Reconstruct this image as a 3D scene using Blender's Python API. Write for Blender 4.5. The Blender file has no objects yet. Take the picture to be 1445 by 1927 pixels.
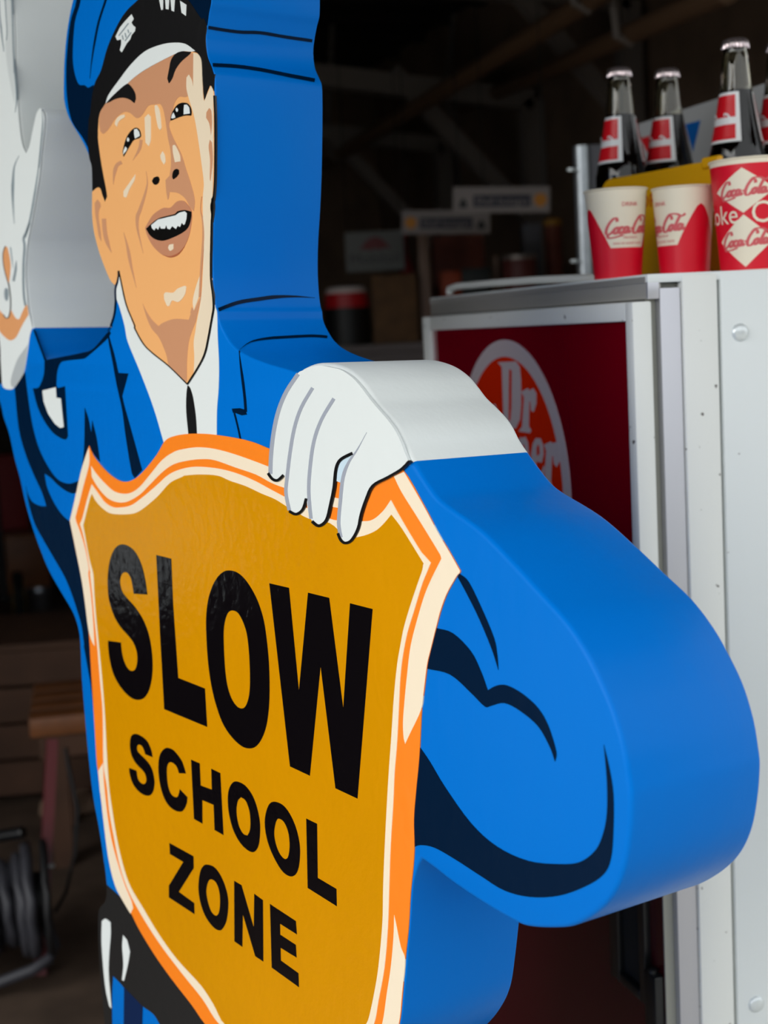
import bpy, bmesh, math, random
from mathutils import Vector, Matrix, noise
from mathutils.geometry import tessellate_polygon

C = bpy.context.scene.collection
random.seed(4)

# ------------------------------------------------------------------ camera
FPX, W, H = 2750.0, 1445, 1927
cam_d = bpy.data.cameras.new('camera')
cam = bpy.data.objects.new('camera', cam_d); C.objects.link(cam)
cam.matrix_world = Matrix(((0.95279087, 0.08665621, -0.29099872, 0.0),
                           (-0.29909018, 0.10280011, -0.94867128, 0.0),
                           (-0.05229356, 0.9909202, 0.12386502, 1.35),
                           (0, 0, 0, 1)))
cam_d.sensor_fit = 'AUTO'; cam_d.sensor_width = 36.0
cam_d.lens = 36.0 * FPX / H
cam_d.clip_start = 0.05; cam_d.clip_end = 200
cam_d.dof.use_dof = True; cam_d.dof.focus_distance = 1.22; cam_d.dof.aperture_fstop = 6.3
bpy.context.scene.camera = cam

# ------------------------------------------------------------------ daylight and exposure
wd = bpy.data.worlds.new('overcast_sky'); bpy.context.scene.world = wd; wd.use_nodes = True
nt = wd.node_tree; nt.nodes.clear()
tc = nt.nodes.new('ShaderNodeTexCoord'); sx = nt.nodes.new('ShaderNodeSeparateXYZ')
mr = nt.nodes.new('ShaderNodeMapRange'); mr.inputs[1].default_value = 0; mr.inputs[2].default_value = 1
mr.inputs[3].default_value = 1.06; mr.inputs[4].default_value = 1.2
bg = nt.nodes.new('ShaderNodeBackground'); bg.inputs[0].default_value = (0.93, 0.97, 1.0, 1)
ow = nt.nodes.new('ShaderNodeOutputWorld')
nt.links.new(tc.outputs['Generated'], sx.inputs[0]); nt.links.new(sx.outputs['Z'], mr.inputs[0])
nt.links.new(mr.outputs[0], bg.inputs[1]); nt.links.new(bg.outputs[0], ow.inputs[0])
sd = bpy.data.lights.new('bright_cloud', 'SUN'); sd.energy = 0.95; sd.angle = math.radians(40); sd.color = (1.0, 0.985, 0.96)
sun = bpy.data.objects.new('bright_cloud', sd); C.objects.link(sun); sun.location = (-6, -4, 6)
sun.rotation_euler = Vector((0.80, 0.42, -0.36)).to_track_quat('-Z', 'Y').to_euler()
vs = bpy.context.scene.view_settings
bpy.context.scene.display_settings.display_device = 'sRGB'
vs.view_transform = 'Standard'; vs.look = 'None'; vs.gamma = 1.0; vs.use_curve_mapping = False
vs.exposure = 0.44

# ------------------------------------------------------------------ materials
def lin(c):
    return tuple((x / 255 / 12.92) if x / 255 <= 0.04045 else ((x / 255 + 0.055) / 1.055) ** 2.4 for x in c)
MATS = {}
def mat(name, rgb, rough=0.45, metal=0.0, bump=0.0, bscale=120.0, var=0.0, vscale=8.0, dirt=None, stretch=None, spec=0.5, coat=0.0):
    m = bpy.data.materials.new(name); m.use_nodes = True; MATS[name] = m
    t = m.node_tree; b = t.nodes['Principled BSDF']
    col = lin(rgb) + (1,)
    b.inputs['Base Color'].default_value = col
    b.inputs['Roughness'].default_value = rough; b.inputs['Metallic'].default_value = metal
    b.inputs['Specular IOR Level'].default_value = spec
    b.inputs['Coat Weight'].default_value = coat; b.inputs['Coat Roughness'].default_value = 0.08
    tx = t.nodes.new('ShaderNodeTexCoord'); vec = tx.outputs['Object']
    if stretch:
        mp = t.nodes.new('ShaderNodeMapping'); mp.inputs['Scale'].default_value = stretch
        t.links.new(vec, mp.inputs['Vector']); vec = mp.outputs[0]
    src = None
    if var:
        n = t.nodes.new('ShaderNodeTexNoise'); n.inputs['Scale'].default_value = vscale; n.inputs['Detail'].default_value = 5
        t.links.new(vec, n.inputs['Vector'])
        r = t.nodes.new('ShaderNodeValToRGB')
        r.color_ramp.elements[0].position = 0.3; r.color_ramp.elements[1].position = 0.72
        r.color_ramp.elements[0].color = tuple(x * (1 - var) for x in col[:3]) + (1,)
        r.color_ramp.elements[1].color = tuple(min(1, x * (1 + var * 0.5)) for x in col[:3]) + (1,)
        t.links.new(n.outputs['Fac'], r.inputs[0]); src = r.outputs[0]
    if dirt:                                   # small chips and specks with hard edges
        n = t.nodes.new('ShaderNodeTexNoise'); n.inputs['Scale'].default_value = dirt[1]; n.inputs['Detail'].default_value = 3
        t.links.new(vec, n.inputs['Vector'])
        r = t.nodes.new('ShaderNodeValToRGB')
        r.color_ramp.elements[0].position = dirt[2]; r.color_ramp.elements[1].position = dirt[2] + 0.03
        t.links.new(n.outputs['Fac'], r.inputs[0])
        mx = t.nodes.new('ShaderNodeMix'); mx.data_type = 'RGBA'
        t.links.new(r.outputs[0], mx.inputs[0])
        if src: t.links.new(src, mx.inputs[6])
        else: mx.inputs[6].default_value = col
        mx.inputs[7].default_value = lin(dirt[0]) + (1,); src = mx.outputs[2]
    if src: t.links.new(src, b.inputs['Base Color'])
    if bump:
        n = t.nodes.new('ShaderNodeTexNoise'); n.inputs['Scale'].default_value = bscale; n.inputs['Detail'].default_value = 4
        t.links.new(vec, n.inputs['Vector'])
        bp = t.nodes.new('ShaderNodeBump'); bp.inputs['Strength'].default_value = bump; bp.inputs['Distance'].default_value = 0.002
        t.links.new(n.outputs['Fac'], bp.inputs['Height']); t.links.new(bp.outputs[0], b.inputs['Normal'])
    return m
P = dict(rough=0.3, bump=0.22, bscale=55)       # brushed gloss enamel on the painted sign
mat('blue', (0, 110, 202), rough=0.33, bump=0.22, bscale=55, stretch=(1, 1, 0.35), spec=0.07)
mat('white', (226, 231, 229), rough=0.5, bump=0.25, bscale=60)
mat('navy', (0, 24, 50), rough=0.35, bump=0.22, bscale=55, spec=0.08); mat('navytrouser', (16, 36, 74), rough=0.35, spec=0.1)
mat('black', (10, 9, 9), **P); mat('visorblack', (7, 6, 7), rough=0.4, bump=0.2, bscale=60)
mat('beltblack', (26, 25, 25), rough=0.45, bump=0.15, bscale=60)
mat('letter', (12, 9, 12), rough=0.12, bump=0.3, bscale=70)
mat('grey', (140, 152, 158), **P); mat('darkgrey', (62, 62, 62), **P)
mat('palegrey', (184, 190, 192), **P); mat('shadegrey', (207, 212, 211), rough=0.5); mat('palegrey2', (163, 168, 180), **P); mat('paleblue', (205, 226, 238), **P)
mat('skin', (245, 179, 113), rough=0.4, bump=0.2, bscale=60); mat('wristskin', (226, 158, 104), rough=0.45, bump=0.15, bscale=60)
mat('tan', (206, 147, 108), rough=0.42, bump=0.2, bscale=60); mat('lip', (196, 134, 100), rough=0.42, bump=0.2, bscale=60)
mat('lipdark', (176, 98, 66), **P); mat('skinlight', (236, 217, 188), rough=0.45, bump=0.2, bscale=60)
mat('orange', (255, 134, 26), rough=0.36, bump=0.25, bscale=60); mat('cream', (246, 228, 200), rough=0.45, bump=0.25, bscale=60)
mat('mustard', (214, 144, 0), rough=0.2, bump=0.34, bscale=75, var=0.05, vscale=5, spec=0.35)
mat('machine_white', (226, 231, 230), rough=0.42, bump=0.06, bscale=40, dirt=((120, 118, 112), 70, 0.735))
mat('chipped_white', (228, 230, 226), rough=0.45, bump=0.1, bscale=60, dirt=((86, 80, 74), 62, 0.70))
mat('machine_recess', (150, 150, 140), rough=0.5, dirt=((90, 86, 76), 50, 0.7))
mat('aluminium', (200, 200, 206), rough=0.42, metal=0.75, bump=0.05, bscale=200, stretch=(1, 1, 0.05))
mat('steel_band', (168, 165, 160), rough=0.35, metal=0.25, bump=0.06, bscale=90, stretch=(1, 0.08, 1))
mat('galvanised', (176, 182, 186), rough=0.38, metal=0.9, var=0.15, vscale=40)
mat('maroon_glass', (122, 0, 22), rough=0.06, coat=0.4); mat('logo_orange', (214, 40, 4), rough=0.1); mat('leaf_dark', (44, 58, 36), rough=0.9, bump=0.5, bscale=4, var=0.5, vscale=2)
mat('added_window_pane', (240, 246, 246), rough=0.0)
MATS['added_window_pane'].node_tree.nodes['Principled BSDF'].inputs['Transmission Weight'].default_value = 1.0
mat('logo_white', (196, 184, 188), rough=0.12)
mat('maroon_panel', (62, 6, 16), rough=0.22); mat('black_plastic', (16, 17, 19), rough=0.35); mat('pit_black', (4, 4, 4), rough=0.8)
mat('zinc_bolt', (222, 228, 228), rough=0.3, metal=0.35)
mat('cup_cream', (240, 230, 206), rough=0.55); mat('cup_red', (222, 0, 38), rough=0.42); mat('cup_print', (214, 92, 96), rough=0.5)
mat('carrier_yellow', (228, 168, 0), rough=0.42, bump=0.12, bscale=160); mat('carrier_print', (196, 84, 0), rough=0.5)
mat('cola', (12, 5, 3), rough=0.3, spec=0.0); mat('cap_metal', (190, 176, 178), rough=0.18, metal=0.9); mat('cap_red', (168, 74, 84), rough=0.35)
mat('label_white', (236, 238, 238), rough=0.25); mat('label_red', (214, 24, 36), rough=0.25)
g = mat('bottle_glass', (232, 228, 210), rough=0.02); b = g.node_tree.nodes['Principled BSDF']
b.inputs['Transmission Weight'].default_value = 1.0; b.inputs['IOR'].default_value = 1.46
mat('board_grey', (176, 178, 178), rough=0.5); mat('flag_blue', (0, 92, 170), rough=0.5); mat('flag_red', (206, 24, 34), rough=0.5)
mat('concrete', (186, 182, 174), rough=0.85, bump=0.3, bscale=30, var=0.2, vscale=3)
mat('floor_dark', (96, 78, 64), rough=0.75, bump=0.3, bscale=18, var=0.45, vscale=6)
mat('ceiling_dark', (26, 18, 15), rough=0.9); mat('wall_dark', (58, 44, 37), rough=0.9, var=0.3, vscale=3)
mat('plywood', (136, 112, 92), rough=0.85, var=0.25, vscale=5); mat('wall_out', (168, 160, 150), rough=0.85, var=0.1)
mat('frame_grey', (132, 122, 114), rough=0.7); mat('pipe_tan', (118, 88, 62), rough=0.65)
mat('rod_white', (232, 234, 230), rough=0.4)
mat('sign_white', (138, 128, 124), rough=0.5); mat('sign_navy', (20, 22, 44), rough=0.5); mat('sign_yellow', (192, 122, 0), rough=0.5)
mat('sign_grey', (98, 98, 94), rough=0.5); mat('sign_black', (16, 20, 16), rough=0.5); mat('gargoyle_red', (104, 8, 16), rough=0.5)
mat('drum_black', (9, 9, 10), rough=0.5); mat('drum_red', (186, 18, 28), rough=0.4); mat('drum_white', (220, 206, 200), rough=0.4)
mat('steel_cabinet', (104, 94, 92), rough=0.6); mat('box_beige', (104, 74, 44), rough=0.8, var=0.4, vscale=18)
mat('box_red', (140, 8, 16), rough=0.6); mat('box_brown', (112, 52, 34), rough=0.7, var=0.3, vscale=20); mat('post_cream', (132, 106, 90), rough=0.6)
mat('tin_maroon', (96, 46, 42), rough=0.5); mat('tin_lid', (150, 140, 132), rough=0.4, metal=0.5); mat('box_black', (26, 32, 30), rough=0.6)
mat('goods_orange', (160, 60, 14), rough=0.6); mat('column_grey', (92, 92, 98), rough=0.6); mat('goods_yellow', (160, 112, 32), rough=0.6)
mat('wood_bench', (136, 82, 44), rough=0.5, var=0.3, vscale=10, stretch=(1, 0.15, 1)); mat('wood_dark', (92, 62, 44), rough=0.7, var=0.3)
mat('red_steel', (98, 24, 28), rough=0.45); mat('hose_black', (58, 58, 64), rough=0.5); mat('reel_black', (22, 22, 24), rough=0.55)
mat('wheel_yellow', (158, 128, 44), rough=0.6); mat('tyre_black', (18, 18, 18), rough=0.8); mat('chrome', (200, 205, 215), rough=0.25, metal=0.9)
mat('rag_beige', (170, 140, 116), rough=0.9)

# ------------------------------------------------------------------ helpers
def obj(name, bm, m, parent=None, smooth=None):
    """one mesh object; vertices are in world space unless the parent carries a rotation (then in its space)"""
    bmesh.ops.recalc_face_normals(bm, faces=bm.faces)
    me = bpy.data.meshes.new(name); bm.to_mesh(me); bm.free()
    return link(name, me, m, parent, smooth)
def link(name, me, m, parent=None, smooth=None):
    for x in (m if isinstance(m, (list, tuple)) else [m]): me.materials.append(MATS[x])
    if smooth is not None:
        for p in me.polygons: p.use_smooth = True
        me.set_sharp_from_angle(angle=math.radians(smooth))
    o = bpy.data.objects.new(name, me); C.objects.link(o)
    if parent:
        root = parent
        while root.parent: root = root.parent
        o.parent = parent
        if parent is root and root.get('shift'):
            me.transform(Matrix.Translation(-root.location))
        elif root.get('shift') and parent is not root:
            me.transform(Matrix.Translation(-root.location))
    return o
def tag(o, label, cat, group=None):
    o['label'] = label; o['category'] = cat
    if group: o['group'] = group
    return o
def thing(name, label, cat, loc, group=None, rot=None):
    """Empty at the base of a thing; unrotated ones take parts modelled in world space"""
    o = bpy.data.objects.new(name, None); C.objects.link(o); o.location = loc
    o.empty_display_size = 0.05
    if rot is not None: o.rotation_euler = rot
    else: o['shift'] = 1
    return tag(o, label, cat, group)
def struct(name, bm, m):
    o = obj(name, bm, m); o['kind'] = 'structure'; return o
def box(bm, x0, x1, y0, y1, z0, z1, bev=0.0):
    r = bmesh.ops.create_cube(bm, size=1.0)
    bmesh.ops.scale(bm, verts=r['verts'], vec=(x1 - x0, y1 - y0, z1 - z0))
    bmesh.ops.translate(bm, verts=r['verts'], vec=((x0 + x1) / 2, (y0 + y1) / 2, (z0 + z1) / 2))
    if bev:
        es = list({e for v in r['verts'] for e in v.link_edges})
        bmesh.ops.bevel(bm, geom=es, offset=bev, segments=2, affect='EDGES', profile=0.5)
    return bm
def B(*a, **k): return box(bmesh.new(), *a, **k)
def lathe(bm, prof, n=40, c=(0, 0, 0), caps=True):
    rings = []
    for r, z in prof:
        rings.append([bm.verts.new((c[0] + r * math.cos(2 * math.pi * i / n), c[1] + r * math.sin(2 * math.pi * i / n), c[2] + z)) for i in range(n)])
    for a, b in zip(rings, rings[1:]):
        for i in range(n): bm.faces.new((a[i], a[(i + 1) % n], b[(i + 1) % n], b[i]))
    if caps:
        bm.faces.new(rings[0][::-1]); bm.faces.new(rings[-1])
    return bm
def tube(bm, pts, r, n=10, caps=True):
    pts = [Vector(p) for p in pts]; rings = []
    up = Vector((0.13, 0.21, 0.97))
    for i, p in enumerate(pts):
        t = (pts[min(i + 1, len(pts) - 1)] - pts[max(i - 1, 0)]).normalized()
        a = t.cross(up if abs(t.dot(up)) < 0.95 else Vector((1, 0, 0))).normalized(); b = t.cross(a)
        rr = r[i] if isinstance(r, (list, tuple)) else r
        rings.append([bm.verts.new(p + (a * math.cos(2 * math.pi * k / n) + b * math.sin(2 * math.pi * k / n)) * rr) for k in range(n)])
    for x, y in zip(rings, rings[1:]):
        for k in range(n): bm.faces.new((x[k], x[(k + 1) % n], y[(k + 1) % n], y[k]))
    if caps: bm.faces.new(rings[0][::-1]); bm.faces.new(rings[-1])
    return bm
def bar(bm, a, b, w, h):
    """rectangular bar between two points"""
    a, b = Vector(a), Vector(b); t = (b - a).normalized()
    s = t.cross(Vector((0, 1, 0))) if abs(t.y) < 0.9 else t.cross(Vector((0, 0, 1)))
    s.normalize(); q = t.cross(s).normalized()
    vs_ = [bm.verts.new(p + s * i * w / 2 + q * j * h / 2) for p in (a, b) for i, j in ((-1, -1), (1, -1), (1, 1), (-1, 1))]
    for f in ((3, 2, 1, 0), (4, 5, 6, 7), (0, 1, 5, 4), (1, 2, 6, 5), (2, 3, 7, 6), (3, 0, 4, 7)): bm.faces.new([vs_[i] for i in f])
    return bm
def prism(bm, loops, f0, f1):
    """solid plate: loops = [outer, hole, ...] of 2-D points; f0 / f1 map a point to its back / front position"""
    flat = [p for l in loops for p in l]
    tris = tessellate_polygon([[Vector((p[0], p[1], 0)) for p in l] for l in loops])
    va = [bm.verts.new(f0(p)) for p in flat]; vb = [bm.verts.new(f1(p)) for p in flat]
    for t in tris:
        try: bm.faces.new([vb[i] for i in t]); bm.faces.new([va[i] for i in reversed(t)])
        except ValueError: pass
    k = 0
    for l in loops:
        n = len(l)
        for i in range(n):
            try: bm.faces.new((va[k + i], va[k + (i + 1) % n], vb[k + (i + 1) % n], vb[k + i]))
            except ValueError: pass
        k += n
    return bm
def spline(pts, seg=4, corner=48):
    """closed Catmull-Rom through the points; sharp turns stay corners"""
    P_ = [Vector(p) for p in pts]; n = len(P_); out = []
    def sharp(i):
        a, b = P_[i] - P_[i - 1], P_[(i + 1) % n] - P_[i]
        return a.length < 1e-6 or b.length < 1e-6 or a.angle(b) > math.radians(corner)
    sh = [sharp(i) for i in range(n)]
    for i in range(n):
        p1, p2 = P_[i], P_[(i + 1) % n]
        p0 = p1 * 2 - p2 if sh[i] else P_[i - 1]
        p3 = p2 * 2 - p1 if sh[(i + 1) % n] else P_[(i + 2) % n]
        L = (p2 - p1).length; k = seg if L > 4 else 2
        for j in range(k):
            t = j / k
            m1 = (p2 - p0) * 0.5; m2 = (p3 - p1) * 0.5
            if m1.length > L * 1.2: m1 *= L * 1.2 / m1.length
            if m2.length > L * 1.2: m2 *= L * 1.2 / m2.length
            out.append(((2 * t ** 3 - 3 * t * t + 1) * p1 + (t ** 3 - 2 * t * t + t) * m1 + (-2 * t ** 3 + 3 * t * t) * p2 + (t ** 3 - t * t) * m2, i))
    return out
def text_mesh(s, size, extrude=0.0, align='CENTER', sx=1.0):
    cu = bpy.data.curves.new('text', 'FONT'); cu.body = s; cu.size = size; cu.extrude = extrude; cu.align_x = align; cu.align_y = 'CENTER'
    cu.resolution_u = 3
    t = bpy.data.objects.new('text', cu); C.objects.link(t)
    dg = bpy.context.evaluated_depsgraph_get(); me = bpy.data.meshes.new_from_object(t.evaluated_get(dg), depsgraph=dg)
    bpy.data.objects.remove(t); bpy.data.curves.remove(cu); me.materials.clear()
    if sx != 1.0: me.transform(Matrix.Diagonal((sx, 1, 1, 1)))
    return me
# script lettering: pen strokes of the flowing logotype in a box about 3 wide and 1 high
SCRIPT = [[(.66, .74), (.6, .93), (.44, .93), (.24, .7), (.1, .38), (.1, .14), (.24, .05), (.42, .14), (.56, .3)],
          [(.2, .02), (.3, -.14), (.7, -.13), (1.15, -.03)],
          [(.72, .42), (.58, .34), (.56, .15), (.66, .06), (.78, .16), (.8, .34), (.72, .42), (.86, .4)],
          [(1.06, .36), (.98, .43), (.88, .32), (.87, .14), (.96, .06), (1.1, .16)],
          [(1.36, .4), (1.24, .42), (1.14, .28), (1.16, .1), (1.26, .07), (1.36, .24), (1.4, .42), (1.37, .14), (1.46, .08), (1.56, .2)],
          [(1.54, .3), (1.7, .34)],
          [(2.26, .7), (2.18, .9), (2.0, .9), (1.82, .64), (1.72, .3), (1.78, .06), (1.95, .04), (2.1, .2)],
          [(1.9, .8), (2.1, 1.02), (2.5, 1.0), (2.8, .86), (3.0, .98)],
          [(2.28, .42), (2.16, .34), (2.13, .15), (2.22, .06), (2.34, .16), (2.36, .34), (2.28, .42), (2.42, .4)],
          [(2.72, .9), (2.6, .6), (2.5, .24), (2.54, .07), (2.66, .16)],
          [(2.9, .4), (2.78, .42), (2.68, .28), (2.7, .1), (2.8, .07), (2.9, .24), (2.94, .42), (2.91, .14), (3.0, .08), (3.1, .2)]]
def script_strokes(w=0.075):
    """list of 2-D quads (a ribbon for each pen stroke)"""
    quads = []
    for s in SCRIPT:
        p = [Vector((x + 0.18 * y, y)) for x, y in s]; q = []
        for i in range(len(p) - 1):
            p0, p1, p2, p3 = p[max(i - 1, 0)], p[i], p[i + 1], p[min(i + 2, len(p) - 1)]
            for j in range(4):
                t = j / 4
                q.append(0.5 * (2 * p1 + (p2 - p0) * t + (2 * p0 - 5 * p1 + 4 * p2 - p3) * t * t + (3 * p1 - p0 - 3 * p2 + p3) * t ** 3))
        q.append(p[-1]); e = []
        for i, a in enumerate(q):
            t = q[min(i + 1, len(q) - 1)] - q[max(i - 1, 0)]
            nn = Vector((-t.y, t.x)).normalized()
            ww = w * (0.55 + 0.75 * abs(t.normalized().y)) / 2
            e.append((a + nn * ww, a - nn * ww))
        quads += [(a[0], b_[0], b_[1], a[1]) for a, b_ in zip(e, e[1:])]
    return quads
# lines of sight used to set out the dim things at the back of the garage
M3 = cam.matrix_world.to_3x3(); EYE = Vector((0, 0, 1.35))
def ray(px, py): return M3 @ Vector(((px - W / 2) / FPX, -(py - H / 2) / FPX, -1.0))
def at(px, py, d): return EYE + ray(px, py) * d
def on(axis, val, px, py):
    r = ray(px, py); return EYE + r * ((val - EYE[axis]) / r[axis])
CONTOUR = '''
-365.4,526.7,b,1.2 -351.3,545.3,b,1.2 -324,566.1,b,1.2 -278.4,576.7,b,1.2 -207.2,571.3,b,1.2 -132.2,549.2,b,1.2 -88.1,522.2,b,1.2 -69.2,495.3,b,1.2
-68.2,470,b,1.2 -73.2,460,b,1.2 -77.6,449.5,b,1.2 -80.5,438.4,b,1.2 -78.4,423.7,b,1.2 -71.6,413.2,b,1.2 -66.8,404.6,b,1.2 -67,378.2,b,1.2
-70,331.9,b,1.2 -73.6,298.8,b,1.2 -75.1,288.5,b,1.2 -79.7,258.4,b,1.2 -81.3,233.5,b,1.2 -80,212.3,b,1.2 -77.4,199.7,b,1.2 -75.1,195.3,b,1.2
-72.9,186.6,b,2.5 -65.2,177.3,b,2.5 -53.8,167.3,b,2.5 -38.1,159.7,b,2.5 -17.3,153.9,b,2.5 9.6,148.7,b,2.5 42.4,143.9,b,2.5 58.1,141.8,b,2.5
65.8,144.5,w,6 80.9,148.6,w,6 99.5,149.5,w,6 119.2,147.7,w,6 135.9,143.3,w,6 150.8,136.1,w,6 161.6,127.8,w,6 172.2,118.7,w,6
184.2,111.2,w,6 196.7,102.5,w,6 204.8,94.3,w,6 211.5,85.2,w,6 220.5,75.5,b,4 238.7,58.5,b,4 254.5,47.9,b,4 300,31,b,4
334.3,12.2,b,4 364.2,-6,b,4 390.4,-22.1,b,4 410.6,-40.1,b,4 425.4,-58.5,b,4 437.5,-77,b,4 447,-99.2,b,4 451.8,-119.1,b,4
453.5,-131.2,b,4 452,-154.1,b,4 447.2,-178.5,b,4 437.7,-199,b,4 422.9,-216.3,b,4 400,-233.8,b,4 378.8,-243.1,b,4 348.5,-251.8,b,4
328.4,-252.3,b,4 298.7,-250,b,4 264.3,-245.5,b,4 241.8,-241,b,4 224,-238,b,4 219,-244.7,b,1.2 212.9,-263.1,b,1.2 208.4,-297.7,b,1.2
204.1,-325,b,1.2 199,-357.5,b,1.2 193.1,-385.5,b,1.2 181.3,-409,b,2 161.7,-433.2,b,2 131,-460.3,b,2 112,-500,b,2 118,-640,b,2
122,-800,b,2 112,-1083.1,b,2 150,-1118.1,k,2 165,-1158.1,k,2 160,-1174.1,k,2 -20,-1174.1,k,2 -28,-1118.1,k,2 -30,-1083.1,b,2
-55,-800,b,2 -80,-600,b,2 -135,-600,b,2 -190,-800,b,2 -205,-1083.1,b,2 -205,-1118.1,k,2 -205,-1174.1,k,2 -420,-1174.1,k,2
-428,-1158.1,k,2 -410,-1118.1,k,2 -365,-1083.1,b,2 -390,-850,b,2 -400.7,-664.2,k,2 -394.5,-614.3,k,2 -397.9,-581.3,k,2 -402.2,-538.3,k,2
-402,-501.1,k,2 -398.4,-480.8,k,2 -392.5,-472.1,k,2 -380.2,-462.5,k,2 -374.1,-452.4,k,2 -374.5,-438.2,k,2 -378.9,-416.3,b,2.5 -388.7,-379.8,b,2.5
-401.8,-344.2,b,2.5 -410.5,-296,b,2.5 -415.6,-249.7,b,2.5 -419.3,-209.7,b,2.5 -419.1,-176.2,b,2.5 -420.6,-159,b,2.5 -428.6,-144,b,2.5 -441.6,-133,b,2.5
-477.2,-111.7,b,2.5 -502.1,-95.2,b,2.5 -520,-78.3,b,2.5 -535.7,-61.3,b,2.5 -553.5,-38.1,b,2.5 -566.7,-16.2,b,2.5 -577.9,8.1,b,2.5 -591.6,29.4,b,2.5
-605.8,59.6,b,2.5 -621.5,79.3,b,2.5 -630.2,96.5,b,2.5 -646,112.5,b,2.5 -652.1,121,b,2.5 -619.8,121.4,w,2.5 -619.7,148.6,w,2.5 -620.2,171.8,w,2.5
-636.8,206.9,w,2.5 -681.4,253.9,w,2.5 -764.6,318.3,w,2.5 -803.4,382.4,w,2.5 -812,457.9,w,2.5 -799.2,536.5,w,2.5 -767.5,556.3,w,2.5 -742.8,536.6,w,2.5
-737.6,494.2,w,2.5 -724.1,530.9,w,2.5 -707.2,617.1,w,2.5 -674.6,634.2,w,2.5 -652.2,612.2,w,2.5 -650.3,562.4,w,2.5 -638.2,609.3,w,2.5 -623.8,660.9,w,2.5
-593.7,676.6,w,2.5 -571.3,654.7,w,2.5 -569.2,607.1,w,2.5 -566.3,591.7,w,2.5 -558.8,610.8,w,2.5 -545.6,636,w,2.5 -535.1,629,w,2.5 -533.1,593.7,w,2.5
-531.2,558.3,w,4 -528.5,533.5,w,4 -530.2,499.5,w,4 -532,475.4,w,4 -528.7,450.2,w,4 -527.4,425.5,w,4 -521.5,398,w,4 -509.9,384.8,w,4
-498.3,393.3,w,4 -486.1,410.4,w,4 -473.9,425.3,w,4 -463.3,429.7,w,4 -455.4,422.8,w,4 -453.9,413.2,w,4 -459.5,397.6,w,4 -466.7,379.5,w,4
-472.3,363.2,w,4 -478.4,350.3,w,4 -488.5,332.7,w,4 -500.9,312.2,w,4 -512.6,294.4,w,4 -518.4,285.6,w,4 -524.2,271.4,w,4 -529.2,250.3,w,4
-528.2,227.7,w,4 -525.8,211.1,w,4 -521.5,200.2,w,4 -514.5,187.6,b,2 -500.4,170.3,b,2 -480.8,150.9,b,2 -438,154.1,b,1.2 -392.3,157.8,b,1.2
-354.7,161.9,b,1.2 -334,168.7,b,1.2 -308.3,181.2,b,1.2 -298.5,191.6,b,1.2 -291.7,205.6,b,1.2 -289.5,216.8,b,1.2 -290.9,226.3,b,1.2 -301.5,234.2,b,1.2
-314.3,249,b,1.2 -326.3,266,b,1.2 -335.9,285.4,b,1.2 -338.8,302.8,b,1.2 -337.4,316.9,b,1.2 -335.5,326,b,1.2 -334.8,340.2,b,1.2 -334.9,353.1,b,1.2
-340.5,362.6,b,1.2 -352.6,376.7,b,1.2 -369.2,391.5,b,1.2 -381.9,402.2,b,1.2 -392.4,413.6,b,1.2 -399.1,427.5,b,1.2 -399.1,441.4,b,1.2 -394.7,468.3,b,1.2
-386,494.3,b,1.2 -374.6,514.9,b,1.2'''
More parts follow.
